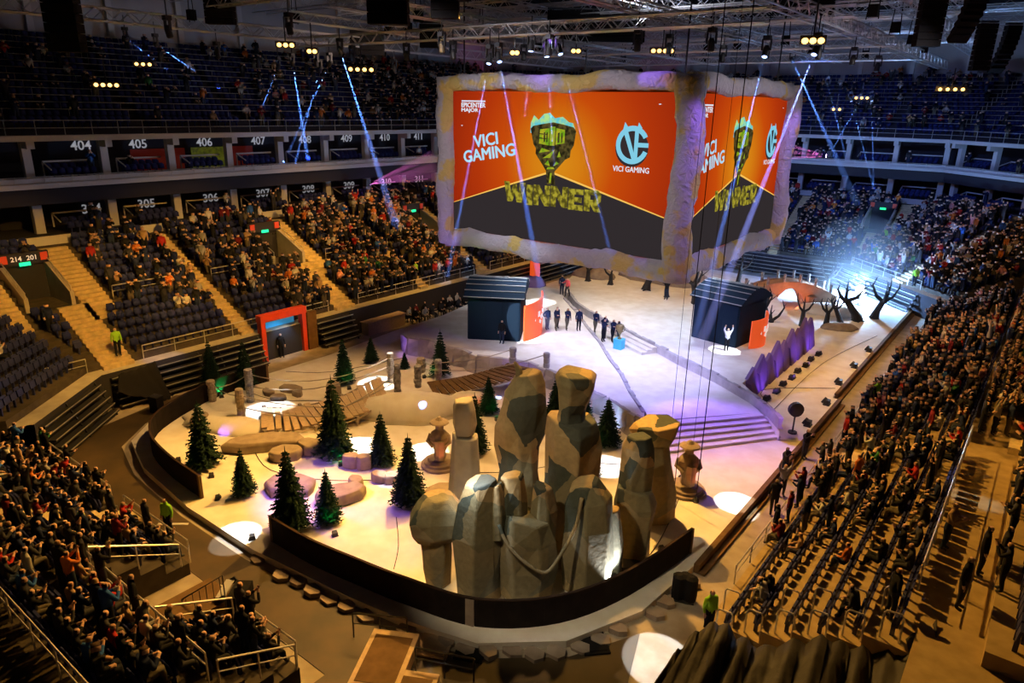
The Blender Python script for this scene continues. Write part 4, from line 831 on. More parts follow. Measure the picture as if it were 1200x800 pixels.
def make_screen():
    m = MB(); m.box((8, .1, 4.5), (16, .2, 9)); s = m.build('screen', SM['screen'], None)
    m = [(0, 0), (16, 0), (16, 2.3), (12, 3.3), (8, 4.3), (4, 3.05), (0, 1.78)]
    flat(m, .02, 'hill_graphic', 'dark', s)
    flat([(0, 1.78), (4, 3.05), (8, 4.3), (12, 3.3), (16, 2.3), (16, 2.36), (12, 3.4), (8, 4.42), (4, 3.14), (0, 1.82)], .025, 'ridge_glow', 'ridge', s)
    flat([(6.4, 6.6), (6.42, 7.2), (6.65, 7.64), (7.0, 7.38), (7.4, 7.74), (7.83, 7.8), (8.2, 7.5), (8.75, 7.6), (9.2, 7.3), (9.5, 7.25), (9.75, 6.7), (9.0, 6.6)], .03, 'flame', 'flame', s)
    flat([(6.42, 6.85), (6.6, 7.02), (7.3, 7.15), (8.1, 7.27), (8.9, 7.15), (9.55, 7.02), (9.74, 6.82), (9.62, 6.0), (9.42, 5.7), (9.37, 5.3), (9.05, 5.15), (8.66, 4.75), (8.3, 4.4), (8.38, 3.6), (7.78, 3.6), (7.66, 4.41), (7.39, 4.75), (7.0, 5.2), (6.84, 5.4), (6.86, 5.7), (6.66, 5.95)], .035, 'trophy_cup', 'cup', s)
    for k, P in enumerate([[(7.08, 6.0), (7.8, 5.92), (7.84, 6.92), (7.14, 6.84)], [(7.86, 5.92), (8.22, 5.92), (8.26, 7.02), (7.88, 7.02)], [(8.3, 5.98), (8.95, 6.1), (8.95, 6.86), (8.32, 6.94)], [(7.1, 5.45), (7.3, 5.75), (7.95, 5.6), (7.5, 5.52)], [(7.4, 5.15), (7.9, 5.45), (8.3, 5.72), (7.95, 5.2)], [(8.45, 5.25), (8.6, 5.62), (8.72, 5.3)], [(7.55, 4.8), (7.8, 5.05), (7.95, 4.7)], [(8.2, 4.7), (8.4, 5.0), (8.6, 4.9)], [(7.7, 4.5), (8.3, 4.55), (8.2, 4.66), (7.8, 4.64)], [(7.92, 3.7), (8.06, 3.7), (8.12, 4.3), (7.98, 4.3)]]): flat(P, .04, 'cup_highlight', 'hl', s)
    for x0, w0 in ((7.42, .12), (7.62, .1), (8.45, .13), (8.7, .1)): flat([(x0, 6.1), (x0 + w0, 6.12), (x0 + w0, 6.7), (x0, 6.66)], .045, 'cup_slot', 'cup', s)
    for z0 in (6.3, 6.55): flat([(7.08, z0), (7.7, z0 - .03), (7.7, z0 + .03), (7.08, z0 + .06)], .045, 'cup_slot', 'cup', s)
    block_word(s)
    fit_text('VICI', 1.98, .74, 2.84, 6.04, 9.5, .05, 'word', 'text', s, .05); fit_text('GAMING', 4.3, .74, 3.1, 5.22, 9.5, .05, 'word', 'text', s, .05)
    fit_text('EPICENTER', 2.02, .28, 1.79, 8.16, 0, .05, 'word', 'white', s, .06); fit_text('MAJOR', 1.42, .28, 1.49, 7.82, 0, .05, 'word', 'white', s, .06); flat([(.78, 8.36), (2.8, 8.36), (2.8, 8.44), (.78, 8.44)], .05, 'word_bar', 'white', s)
    fit_text('VICI GAMING', 2.3, .3, 13.5, 4.87, 0, .05, 'word', 'white', s, .03)
    c = (13.5, 6.2)
    flat(annulus((13.46, 6.04), 0.001, 1.04, 0, 2 * PI - .001), .03, 'emblem_back', 'embd', s); flat(annulus(c, .76, 1.04, R(28), R(338)), .05, 'emblem_ring', 'emb', s)
    flat([(12.9, 6.88), (13.2, 6.88), (13.62, 5.8), (13.62, 7.0), (13.86, 7.0), (13.86, 5.35), (13.55, 5.35)], .055, 'emblem_letter', 'emb', s); flat([(13.86, 6.1), (14.5, 6.1), (14.5, 6.34), (13.86, 6.34)], .055, 'emblem_letter', 'emb', s)
    for x in (12.86, 13.72): flat([(x, 7.0), (x + .1, 7.42), (x + .34, 7.12)], .055, 'emblem_horn', 'emb', s)
    for u, v in ((.81, 6.87), (15.0, 8.39)): flat([(u - .1, v), (u, v + .03), (u + .1, v), (u, v - .03)], .05, 'sparkle', 'white', s); 
    return s
S0 = make_screen(); S0.parent = cube; at_cube(S0); S0.location = (-33.1, 36.5, 9.42)
for loc, a in (((-16.5, 36.9, 9.42), 90), ((-17.1, 53.4, 9.42), 180), ((-33.7, 52.9, 9.42), -90)):
    s = copy_tree(S0, cube); at_cube(s); s.location = loc; s.rotation_euler = (0, 0, R(a))
MT['frame'] = pm('crumpled_frame', (.40, .37, .42), .8, col2=(.52, .38, .13), scale=.5, bump=.0, lo=.54, hi=.60)
nt = MT['frame'].node_tree; n3 = nt.nodes.new('ShaderNodeTexNoise'); n3.inputs['Scale'].default_value = 2.2; n3.inputs['Detail'].default_value = 5; n3.inputs['Distortion'].default_value = 1.2
tcn = [n for n in nt.nodes if n.type == 'TEX_COORD'][0]; nt.links.new(tcn.outputs['Object'], n3.inputs['Vector']); b3 = nt.nodes.new('ShaderNodeBump'); b3.inputs['Strength'].default_value = .9; b3.inputs['Distance'].default_value = .25
nt.links.new(n3.outputs['Fac'], b3.inputs['Height']); nt.links.new(b3.outputs['Normal'], nt.nodes['Principled BSDF'].inputs['Normal'])
def crumple(a, b, w, h, seed, segs):
    """lumpy wrapped beam from a to b, w across in plan, h tall (or w x w for posts)"""
    r = random.Random(seed); a, b = Vector(a), Vector(b); t = (b - a).normalized(); vert = abs(t.z) > .9
    u = Vector((1, 0, 0)) if vert else Vector((t.y, -t.x, 0)); v = t.cross(u); rings = []; n = 12; ph = [r.uniform(0, 6) for _ in range(6)]
    for i in range(segs + 1):
        f = i / segs; L = (b - a).length * f; c = a.lerp(b, f) + u * .09 * math.sin(L * .9 + ph[0]) + v * (.10 * math.sin(L * .7 + ph[1]) + .06 * math.sin(L * 1.7 + ph[2]))
        ring = []
        for j in range(n):
            ang = 2 * PI * j / n; ca, sa = math.cos(ang), math.sin(ang); k = 1 / max(abs(ca), abs(sa)) ** .75 * (1 + r.uniform(-.09, .09) + .05 * math.sin(L * 1.3 + j + ph[3]))
            ring.append(c + u * ca * k * w / 2 + v * sa * k * h / 2)
        rings.append(ring)
    m = MB(); m.loft(rings); return m
XA, XB, YA, YB = -33.8, -16.5, 36.75, 53.3
for i, (x, y) in enumerate([(XA, YA), (XB + .05, YA), (XB, YB), (XA, YB)]):
    o = crumple((x, y, 8.3), (x, y, 19.3), 1.42, 1.42, 50 + i, 26).build('frame_post', MT['frame'], cube, True); at_cube(o)
for z, h, sd in ((18.95, 1.0, 0), (8.85, 1.25, 9)):
    for i, (p, q) in enumerate([((XA, YA), (XB, YA)), ((XB, YA), (XB, YB)), ((XB, YB), (XA, YB)), ((XA, YB), (XA, YA))]):
        o = crumple((*p, z), (*q, z), 1.0, h, 70 + i + sd, 40).build('frame_beam', MT['frame'], cube, True); at_cube(o)
m = MB(); m.box((-25.1, 44.9, 9.0), (16.4, 15.8, .2)); at_cube(m.build('underside', MT['black'], cube)); m = MB(); m.box((-25.1, 44.9, 18.9), (16.4, 15.8, .2)); at_cube(m.build('top_cover', MT['black'], cube))
for x in (-29, -21):
    for y in (40.5, 49.5): m = MB(); m.lathe([(.34, 8.12), (.4, 8.5), (.3, 8.9)], 10, (x, y, 0)); at_cube(m.build('added_downlight', MT['darkmetal'], cube))  # housings added for the fill lamps under the cube
for x in (-33, -17.3):
    for y in (37.5, 52.5): m = MB(); m.tube([(x, y, 19.0), (x, y, 24)], .05, 5); at_cube(m.build('hoist_chain', MT['darkmetal'], cube))
for loc, aim, p, dg in [((-11.8, 34.4, 20.2), (-16.0, 36.6, 14.2), 900, 58), ((-23.5, 34.2, 21.2), (-27.0, 36.4, 19.0), 420, 50), ((-12.2, 50.5, 20.5), (-16.0, 52.9, 14), 900, 50), ((-32, 33, 7), (-34.2, 36.4, 10), 130, 60), ((-20, 33.5, 21), (-18.5, 36.4, 19.2), 300, 36)]:
    spot('cube_edge_light', loc, aim, p * 2.4, PURPLE, dg, .7, .1)
# ------------------------------------------------------------------ seats
sm_ = MB()
sm_.box((0, .10, .60), (.43, .07, .36), mat=Matrix.Rotation(-.12, 3, 'X')); sm_.loft([[Vector((x, y, z)) for x, y, z in ((-.22, .16, .42), (.22, .16, .42), (.22, .22, .42), (-.22, .22, .42))], [Vector((x, y, z)) for x, y, z in ((-.23, .20, .68), (.23, .20, .68), (.23, .26, .68), (-.23, .26, .68))], [Vector((x, y, z)) for x, y, z in ((-.19, .24, .86), (.19, .24, .86), (.19, .29, .86), (-.19, .29, .86))]])
sm_.box((0, .1, .2), (.08, .12, .4))
SEATM = sm_.mesh('seat', MT['seat']); SV = np.array(sm_.V); SF = sm_.F
def in_view(p, mx=140, my=110):
    q = proj(p); return q[2] > 0 and -mx < q[0] < 1200 + mx and -my < q[1] < 800 + my
seats = []   # (pos, rz, side, size px)
rows = []    # every row usable by spectators: (side, s, dep, z, t0, t1, zone)
for sd in ORDER:
    for k, (s, dep, z) in enumerate(PROF[sd]):
        for t0, t1 in spans(sd, s, dep): rows.append((sd, s, dep, z, t0, t1, 'bowl'))
for sd in UP:
    for s, dep, z in UPPER: a, b = trange(sd, s); rows.append((sd, s, dep, z, a, b, 'upper'))
for sd, s, z, a, b, zn in seat_jobs: rows.append((sd, s, .8, z, a, b, zn))
def blocked(sd, s, t, zone):
    if zone == 'upper': return int(t / 9.0) != int((t + .9) / 9.0)
    if zone == 'suite': return False
    for a, b, s0, s1 in AISLES.get(sd, []):
        if a - .3 < t < b + .3 and s0 - .6 <= s <= s1: return True
    for a, b in PORTALS.get(sd, []):
        if a - .35 < t < b + .35 and PS[0] - .9 <= s <= PS[1]: return True
    return False
SEATPOS = []
for sd, s, dep, z, t0, t1, zone in rows:
    d, n = sdir(sd); rz = math.atan2(d.y, d.x) + PI; n_ = int((t1 - t0 - .5) / .54)
    for i in range(n_):
        t = t0 + .5 + i * .54
        if blocked(sd, s, t, zone): continue
        p = at_st(sd, s + dep - .38, t, z)
        if not in_view(p): continue
        q = proj(p); SEATPOS.append((q[2], p, rz, sd, s, t, z, dep, zone))
# ------------------------------------------------------------------ people
J = dict
def pose_joints(seated, arms, lean=0.0, step=0.0):
    """joint positions of a figure facing -Y, feet on z=0"""
    if seated: pel = Vector((0, .05, .52)); knees = [Vector((sx * .13, -.40, .50)) for sx in (-1, 1)]; ank = [Vector((sx * .13, -.42, .09)) for sx in (-1, 1)]
    else: pel = Vector((0, 0, .93)); knees = [Vector((-.1, -step * .5 - .02, .50)), Vector((.1, step * .4 - .02, .50))]; ank = [Vector((-.11, -step * .6 + .03, .09)), Vector((.11, step * .9 + .03, .09))]
    sp = pel + Vector((0, -lean * .3 + .0, .22)); ch = pel + Vector((0, -lean * .6, .44)); nk = pel + Vector((0, -lean * .75, .58)); h0 = nk + Vector((0, -.02 - lean * .1, .09)); h1 = h0 + Vector((0, -.015, .14))
    jn = dict(pel=pel, sp=sp, ch=ch, nk=nk, h0=h0, h1=h1)
    for i, sx in enumerate((-1, 1)):
        sh = ch + Vector((sx * .19, 0, .05)); L = 'lr'[i]
        A = arms[i] if isinstance(arms, (list, tuple)) else arms
        if A == 'down': el = sh + Vector((sx * .06, .02, -.28)); wr = el + Vector((0, -.07, -.24))
        elif A == 'lap': el = sh + Vector((sx * .08, -.05, -.26)); wr = el + Vector((-sx * .10, -.22, -.08))
        elif A == 'clap': el = sh + Vector((sx * .09, -.12, -.23)); wr = Vector((sx * .05, sh.y - .36, sh.z - .10))
        elif A == 'up': el = sh + Vector((sx * .12, -.04, .22)); wr = el + Vector((-sx * .03, -.06, .25))
        elif A == 'phone': el = sh + Vector((sx * .08, -.20, -.12)); wr = Vector((sx * .04, sh.y - .36, sh.z + .16))
        elif A == 'hip': el = sh + Vector((sx * .17, .06, -.22)); wr = sh + Vector((sx * .05, -.06, -.40))
        elif A == 'reach': el = sh + Vector((sx * .05, -.22, -.14)); wr = el + Vector((0, -.24, .05))
        hd = wr + (wr - el).normalized() * .09
        jn.update({'sh' + L: sh, 'el' + L: el, 'wr' + L: wr, 'hd' + L: hd, 'hip' + L: pel + Vector((sx * .1, 0 if not seated else -.06, -.04)), 'kn' + L: knees[i], 'an' + L: ank[i], 'to' + L: ank[i] + Vector((0, -.17, -.045))})
    return jn
RAD = dict(pel=.165, sp=.16, ch=.175, nk=.062, h0=.092, h1=.10, sh=.088, el=.06, wr=.042, hd=.045, hip=.12, kn=.082, an=.055, to=.048)
BONES = [('pel', 'sp', 1), ('sp', 'ch', 1), ('ch', 'nk', 1), ('nk', 'h0', 0), ('h0', 'h1', 0)]
for L in 'lr': BONES += [('ch', 'sh' + L, 1), ('sh' + L, 'el' + L, 1), ('el' + L, 'wr' + L, 0), ('wr' + L, 'hd' + L, 0), ('pel', 'hip' + L, 2), ('hip' + L, 'kn' + L, 2), ('kn' + L, 'an' + L, 2), ('an' + L, 'to' + L, 3)]
def objcol_mat(name, mode):
    m = bpy.data.materials.new(name); m.use_nodes = True; nt = m.node_tree; b = nt.nodes['Principled BSDF']; b.inputs['Roughness'].default_value = .85; b.inputs['Specular IOR Level'].default_value = .1; oi = nt.nodes.new('ShaderNodeObjectInfo')
    if mode == 'color': nt.links.new(oi.outputs['Color'], b.inputs['Base Color'])
    else:
        rp = nt.nodes.new('ShaderNodeValToRGB'); rp.color_ramp.interpolation = 'CONSTANT'; e = rp.color_ramp.elements; cs = mode
        e[0].color = (*cs[0], 1); e[1].position = 1 / len(cs); e[1].color = (*cs[1], 1)
        for i in range(2, len(cs)): q = e.new(i / len(cs)); q.color = (*cs[i], 1)
        nt.links.new(oi.outputs['Random'], rp.inputs[0]); nt.links.new(rp.outputs[0], b.inputs['Base Color'])
    return m
SKINS = [(.55, .34, .24), (.48, .29, .20), (.60, .39, .28), (.40, .24, .16)]; HAIRS = [(.02, .014, .01), (.05, .03, .018), (.11, .065, .03), (.015, .013, .012), (.25, .17, .08)]; PANTS = [(.012, .013, .02), (.02, .03, .06), (.04, .04, .045), (.10, .085, .06), (.015, .015, .015)]
PMATS = [objcol_mat('skin', SKINS), objcol_mat('shirt', 'color'), objcol_mat('trousers', PANTS), pm('shoes', (.03, .028, .028), .7), objcol_mat('hair', HAIRS)]
PSLEEVE = {}
def figure(jn, sub, long_sleeve=True, fingers=False, extra=None):
    names = list(jn); idx = {n: i for i, n in enumerate(names)}; V = [jn[n] for n in names]; E_ = [(idx[a], idx[b]) for a, b, _ in BONES]; Rr = [RAD.get(n, RAD.get(n[:-1], .05)) for n in names]; roots = [idx['pel']]
    segs = [(jn[a], jn[b], c, a, b) for a, b, c in BONES]
    if fingers:
        for L, sx in (('l', -1), ('r', 1)):
            w, h = jn['wr' + L], jn['hd' + L]; d = (h - w).normalized(); s = Vector((1, 0, 0)) - d * d.x; s = s.normalized() if s.length > .1 else Vector((0, 1, 0)); b2 = d.cross(s)
            for k in range(4):
                p = h + s * (k - 1.5) * .019; ln = (.062, .075, .07, .055)[k]; q = p + d * ln * .6 + b2 * .006; e = q + d * ln * .45 + b2 * .022 * -1
                o = len(V); V += [p, q, e]; Rr += [.0095, .009, .0075]; E_ += [(o, o + 1), (o + 1, o + 2)]; roots.append(o)
            p = w.lerp(h, .45) - s * .03 * sx; o = len(V); V += [p, p - s * .03 * sx + d * .03, p - s * .035 * sx + d * .065]; Rr += [.011, .010, .008]; E_ += [(o, o + 1), (o + 1, o + 2)]; roots.append(o)
    me = bpy.data.meshes.new('f'); me.from_pydata(V, E_, []); o = bpy.data.objects.new('f', me); COL.objects.link(o); o.modifiers.new('s', 'SKIN')
    sv = me.skin_vertices[0].data
    for i, r_ in enumerate(Rr): sv[i].radius = (r_, r_ * (.8 if names[i] in ('pel', 'sp', 'ch') else 1) if i < len(names) else r_); sv[i].use_root = i in roots
    if sub: q = o.modifiers.new('b', 'SUBSURF'); q.levels = sub; q.render_levels = sub
    out = evalmesh(o); bpy.data.objects.remove(o); bpy.data.meshes.remove(me)
    out.name = 'person'; out.materials.clear()
    for m in PMATS: out.materials.append(m)
    mi = []
    hc = jn['h0'].lerp(jn['h1'], .5)
    for p in out.polygons:
        c = p.center; best = 1e9; cls = 0
        for a, b, k, an, bn in segs:
            ab = b - a; t = max(0, min(1, (c - a).dot(ab) / max(ab.length_squared, 1e-9))); dd = (c - (a + ab * t)).length - .6 * (RAD.get(an, RAD.get(an[:-1], .05)))
            if dd < best:
                best = dd; cls = k
                if k == 0 and an.startswith('el') and (long_sleeve and t < .8): cls = 1
                if k == 0 and an == 'h0' or an == 'nk' and bn == 'h0': cls = 4 if ((c - hc).z > .05 or (c - hc).y > .025) and c.z > jn['nk'].z + .05 else 0
        mi.append(cls)
    out.polygons.foreach_set('material_index', mi)
    if sub: out.polygons.foreach_set('use_smooth', [True] * len(mi))
    return out
POSES = {  # name: (seated, arms, lean, step, words)
    'sit_lap': (True, 'lap', .05, 0, 'seated', 'with hands in the lap'), 'sit_clap': (True, 'clap', .12, 0, 'seated', 'clapping'), 'sit_phone': (True, 'phone', .05, 0, 'seated', 'holding up a phone'), 'sit_lean': (True, ['lap', 'hip'], .35, 0, 'seated', 'leaning forward'),
    'stand': (False, 'down', .0, 0, 'standing', 'with arms down'), 'stand_clap': (False, 'clap', .05, 0, 'standing', 'clapping'), 'stand_up': (False, 'up', .0, 0, 'standing', 'with both arms raised'), 'stand_phone': (False, 'phone', .0, .03, 'standing', 'filming with a phone'), 'stand_hip': (False, ['hip', 'down'], 0, .05, 'standing', 'with one hand on the hip'), 'walk': (False, ['reach', 'down'], .08, .25, 'walking', 'reaching out')}
PMESH = {}; LOWP = {}
for k, (st, ar, ln, sp_, _, _) in POSES.items():
    jn = pose_joints(st, ar, ln, sp_); PMESH[k] = figure(jn, 1, True, True)
    lo = figure(jn, 0); lo.calc_loop_triangles(); LOWP[k] = (np.array([v.co[:] for v in lo.vertices]), [tuple(p.vertices) for p in lo.polygons], [p.material_index for p in lo.polygons])
SHIRTS = {'black': (.012, .012, .014), 'dark grey': (.04, .04, .045), 'navy': (.015, .022, .06), 'charcoal': (.025, .024, .026), 'white': (.50, .48, .45), 'light grey': (.30, .29, .28), 'red': (.36, .025, .02), 'orange': (.5, .15, .03), 'blue': (.03, .10, .34), 'maroon': (.14, .015, .02), 'tan': (.34, .22, .12), 'green': (.04, .16, .05), 'pink': (.55, .25, .24)}
SW = [28, 17, 15, 14, 6, 5, 3.5, 2.2, 2.5, 4, 5, .8, .9]
SN = list(SHIRTS)
PLACE = {'left': 'behind the red doorway', 'near_left': 'in the bleacher corner', 'near': 'by the metal steps', 'right': 'beside the timber kerb', 'far': 'behind the arch bridge', 'far_right': 'in the far corner', 'far_left': 'behind the hanging screens'}
rp = random.Random(99)
def occupancy(sd, s, t, z, zone, q):
    x, y = q
    if zone == 'suite': return .06
    if zone == 'upper':
        if sd == 'left': return .55 if x > 420 else (.10 if x < 280 else .22)
        return .16
    if sd == 'left':
        if s < 3.2 and x < 330: return .03
        if x < 200: return .30 if s > 4 else .10
        if x < 330: return .5
        return .86
    if sd == 'near_left': return .16 if s > 4 else .06
    if sd == 'near': return .90
    if sd == 'right':
        Y = t
        if Y < 27: return .18
        if Y < 34: return .5 if s < 7 else .55
        return .94
    if sd == 'far_right': return .9
    return .74
crowd = []
for k in range(3):
    for i in range(140):
        t = 37.2 + i * .42 + .2 * k
        if t > 70 or 49.6 < t < 51.6: continue
        p = at_st('right', 5.95 + .5 * k, t, 3.48 if k else 3.45)
        if rp.random() < .8 and in_view(p): crowd.append((proj(p)[2], p, R(90) + rp.uniform(-.4, .4), rp.choice(['stand', 'stand_clap', 'stand_phone', 'stand_up', 'stand_hip']), rp.choices(SN, SW)[0], 'right', rp.uniform(.92, 1.06), 'bowl', proj(p)))
for sc_, p, rz, sd, s, t, z, dep, zone in SEATPOS:
    q = proj(p)
    if rp.random() > occupancy(sd, s, t, z, zone, q[:2]): continue
    stf = {'left': .62, 'near': .22, 'right': .35 if t < 38 else .5, 'far': .6, 'far_right': .55, 'far_left': .6, 'near_left': .5}[sd]
    standing = rp.random() < stf
    pose = rp.choices(['stand', 'stand_clap', 'stand_up', 'stand_phone', 'stand_hip'], [4, 5, 1, 2, 2])[0] if standing else rp.choices(['sit_lap', 'sit_clap', 'sit_phone', 'sit_lean'], [4, 4, 2, 2])[0]
    off = -.05 if not standing else -.42
    d, n = sdir(sd); pp = p + Vector((n.x, n.y, 0)) * (off + .0) + Vector((rp.uniform(-.06, .06), rp.uniform(-.05, .05), 0))
    col = rp.choices(SN, SW)[0]
    crowd.append((q[2], pp, rz + rp.uniform(-.3, .3), pose, col, sd, rp.uniform(.92, 1.06), zone, q))
inframe = [c for c in crowd if -5 < c[8][0] < 1205 and 0 < c[8][1] < 805]
inframe.sort(key=lambda c: -c[0]); near300 = inframe[:258]; ids = set(id(c) for c in near300); rest = [c for c in crowd if id(c) not in ids]
def person(pp, rz, pose, col, h, label, group, colour=None):
    o = link('person', PMESH[pose], None, pp, rz); o.scale = (h, h, h); o.color = (*(colour or SHIRTS[col]), 1); return tag(o, label, 'person', group)
for sc_, pp, rz, pose, col, sd, h, zone, q in near300:
    w = POSES[pose]; person(pp, rz, pose, col, h, '%s spectator in %s %s, %s' % (w[4], col, w[5], PLACE[sd]), 'spectators in the stand ' + PLACE[sd])
# the remaining crowd is one mesh
def colattr_mat(name, rough=.8):
    m = bpy.data.materials.new(name); m.use_nodes = True; nt = m.node_tree; b = nt.nodes['Principled BSDF']; b.inputs['Roughness'].default_value = rough; b.inputs['Specular IOR Level'].default_value = .1; a = nt.nodes.new('ShaderNodeAttribute'); a.attribute_name = 'tint'; nt.links.new(a.outputs['Color'], b.inputs['Base Color']); return m
def build_stuff(name, items, label, cat):
    VV = []; LV = []; LS = []; LT = []; CC = []; off = 0
    for P, (V, Fc, MI), rz, sc, cols in items:
        c, s_ = math.cos(rz), math.sin(rz); X = V * sc; VV.append(np.stack([X[:, 0] * c - X[:, 1] * s_ + P[0], X[:, 0] * s_ + X[:, 1] * c + P[1], X[:, 2] + P[2]], 1))
        for f, k in zip(Fc, MI): LT.append(len(f)); LV.extend(i + off for i in f); CC.append(cols[k])
        off += len(V)
    me = bpy.data.meshes.new(name); VV = np.concatenate(VV); me.vertices.add(len(VV)); me.vertices.foreach_set('co', VV.astype(np.float32).ravel())
    LT = np.array(LT, np.int32); me.loops.add(len(LV)); me.loops.foreach_set('vertex_index', np.array(LV, np.int32)); me.polygons.add(len(LT)); LS = np.concatenate([[0], np.cumsum(LT)[:-1]]).astype(np.int32); me.polygons.foreach_set('loop_start', LS)
    at = me.attributes.new('tint', 'FLOAT_COLOR', 'FACE'); at.data.foreach_set('color', np.concatenate([np.array(CC, np.float32), np.ones((len(CC), 1), np.float32)], 1).ravel())
    me.update(calc_edges=True); me.validate(); me.materials.append(colattr_mat(name + '_tint')); o = link(name, me); return tag(o, label, cat, None, 'stuff')
by = {}
for c in rest:
    cols = [rp.choice(SKINS), SHIRTS[c[4]], rp.choice(PANTS), (.03, .028, .028), rp.choice(HAIRS)]
    by.setdefault('upper' if c[7] != 'bowl' else c[5], []).append((c[1], LOWP[c[3]], c[2], c[6], cols))
CL = {'left': 'dense crowd of spectators filling the stand behind the red doorway', 'right': 'dense crowd of spectators filling the stand along the straight stage edge', 'far': 'blue lit crowd in the stand behind the arch bridge', 'far_right': 'crowd in the corner stand beyond the arch bridge', 'far_left': 'crowd in the corner behind the hanging screens', 'near': 'crowd at the back of the stand by the metal steps', 'near_left': 'scattered spectators in the corner above the folded bleachers', 'upper': 'thin scattered crowd on the dark upper balconies'}
for k, it in by.items(): build_stuff('crowd', it, CL[k], 'crowd')
# seats: the largest empty ones singly, the rest as one mesh
occ = {}
for c in crowd: occ.setdefault((round(c[1].x), round(c[1].y)), []).append(c[1])
def taken(p):
    for i in (-1, 0, 1):
        for j in (-1, 0, 1):
            for o in occ.get((round(p.x) + i, round(p.y) + j), []):
                if (o - p).length_squared < .09: return True
    return False
ORDI = ['front', 'second', 'third', 'fourth', 'fifth', 'sixth', 'seventh', 'eighth', 'ninth', 'tenth', 'eleventh', 'twelfth', 'thirteenth', 'fourteenth', 'fifteenth', 'sixteenth', 'top']
vis = [s for s in SEATPOS if 0 < proj(s[1])[0] < 1200 and 0 < proj(s[1])[1] < 800]
empty = sorted([s for s in vis if s[8] == 'bowl' and not taken(s[1])], key=lambda s: -s[0])[:290]; eid = set(id(s) for s in empty)
for s in empty: tag(link('stadium_seat', SEATM, None, s[1], s[2]), 'empty dark blue seat in the %s row of the stand %s' % (ORDI[[round(r_[0], 2) for r_ in PROF[s[3]]].index(round(s[4], 2))], PLACE[s[3]]), 'seat', 'empty seats in the stand ' + PLACE[s[3]])
st = [(s[1], (SV, SF, [0] * len(SF)), s[2], 1.0, [(.022, .028, .115)]) for s in SEATPOS if id(s) not in eid]
build_stuff('stadium_seats', st, 'long rows of dark blue stadium seats around the arena', 'seats')
# ------------------------------------------------------------------ people on and round the stage
TEAM = [(-28.9, 42.3, 'stand_hip', 70, 'first of the line'), (-28.5, 43.0, 'stand', 80, 'half hidden behind the next one'), (-28.3, 42.6, 'walk', 70, 'stepping forward'), (-27.7, 43.2, 'walk', 60, 'striding alone in the gap'), (-26.9, 43.6, 'stand', 50, 'standing straight with arms down'),
        (-25.7, 44.0, 'walk', 60, 'reaching into the huddle'), (-25.2, 44.5, 'stand_phone', 200, 'at the back of the huddle'), (-24.9, 43.9, 'stand_clap', 80, 'clapping in the huddle'), (-24.4, 44.4, 'walk', 60, 'stretching an arm to the huddle'), (-23.8, 44.3, 'walk', 250, 'beside the trophy')]
for x, y, ps, a, w in TEAM:
    z = 1.5 if x < -25.4 else 1.0
    person((x, y, z), R(a), ps, 'navy', 1.0, 'team member in a dark tracksuit on the stage, ' + w, 'team on the stage')
person((-34.0, 51.9, 1.5), R(30), 'stand', 'navy', 1.02, 'dark dressed person at the far end of the walkway', None); person((-33.2, 51.6, 1.5), R(0), 'walk', 'pink', 1.0, 'person in a pink top at the far end of the walkway', None, (.75, .12, .14))
person((-26.0, 56.6, 1.5), R(10), 'stand_up', 'black', 1.05, 'performer in black with raised arms on the far plateau', None)
person((-16.5, 46.6, 1.5), R(40), 'stand_up', 'white', .95, 'white costumed performer with raised arms in a light pool by the booth', None, (.75, .8, .9))
person((-29.4, 37.4, 1.5), R(20), 'stand', 'black', 1.0, 'stagehand in black in front of the booth on the tree side', None)
for x, y, a, ps, c, lb in [(-8.0, 36.4, 60, 'stand_phone', 'black', 'photographer in black nearest the violet steps on the side walkway'), (-8.2, 33.6, 70, 'stand_phone', 'dark grey', 'tall photographer with a camera on the side walkway'), (-7.7, 31.7, 40, 'stand_up', 'light grey', 'photographer in a pale top stretching up on the side walkway'), (-7.5, 29.9, 200, 'walk', 'black', 'walking dark figure behind the photographers')]:
    person((x, y, .0), R(a), ps, c, 1.0, lb, 'people on the side walkway')
HV = (.28, .62, .04)
for x, y, z, a, lb in [(-26.9, 11.7, 0, 20, 'steward in a yellow green vest on the floor before the stand by the metal steps'), (-6.6, 20.2, .3, 60, 'steward in a yellow green vest by the black cloth'), (-44.0, 43.4, 2.6, 90, 'steward in a yellow green vest on the stairs near the seated guests'), (-43.6, 17.6, 2.6, 80, 'steward in a yellow green vest at the foot of the corner stairs'), (-6.4, 44.8, .6, 60, 'steward in a yellow green vest in the front row by the kerb gap'), (-14.2, 84.4, 4.2, 20, 'steward in a yellow green vest on the stairs behind the arch bridge'), (-9.2, 73.6, 2.4, 20, 'steward in a yellow green vest at the corner rail beyond the arch bridge'), (-42.9, 59.6, 2.5, 90, 'steward in a yellow green vest above the booth on the tree side'), (-38.0, 8.3, 3.2, 150, 'steward in a yellow green vest behind the corner bleacher')]:
    person((x, y, z), R(a), 'stand', 'green', 1.03, lb, 'stewards in bright vests', HV)
for x, y, a, ps, c, lb in [(.1, 22.2, 80, 'stand', 'black', 'tall man in black standing in the rear aisle by the handrail'), (.4, 24.5, 90, 'stand', 'black', 'man in black, one of a pair standing in the rear aisle'), (.9, 24.9, 90, 'stand', 'charcoal', 'second man of the pair standing in the rear aisle'), (-1.5, 21.1, 120, 'stand_hip', 'black', 'man in black with a hand on the hip among the hoop rails'), (-.7, 25.4, 80, 'stand_clap', 'tan', 'spectator in a tan top behind the rear aisle handrail')]:
    z = 3.5 if x > -1.2 else .6 + .48 * int((x + 6.7) / .95)
    person((x, y, z), R(a), ps, c, 1.05, lb, 'people standing at the row ends')
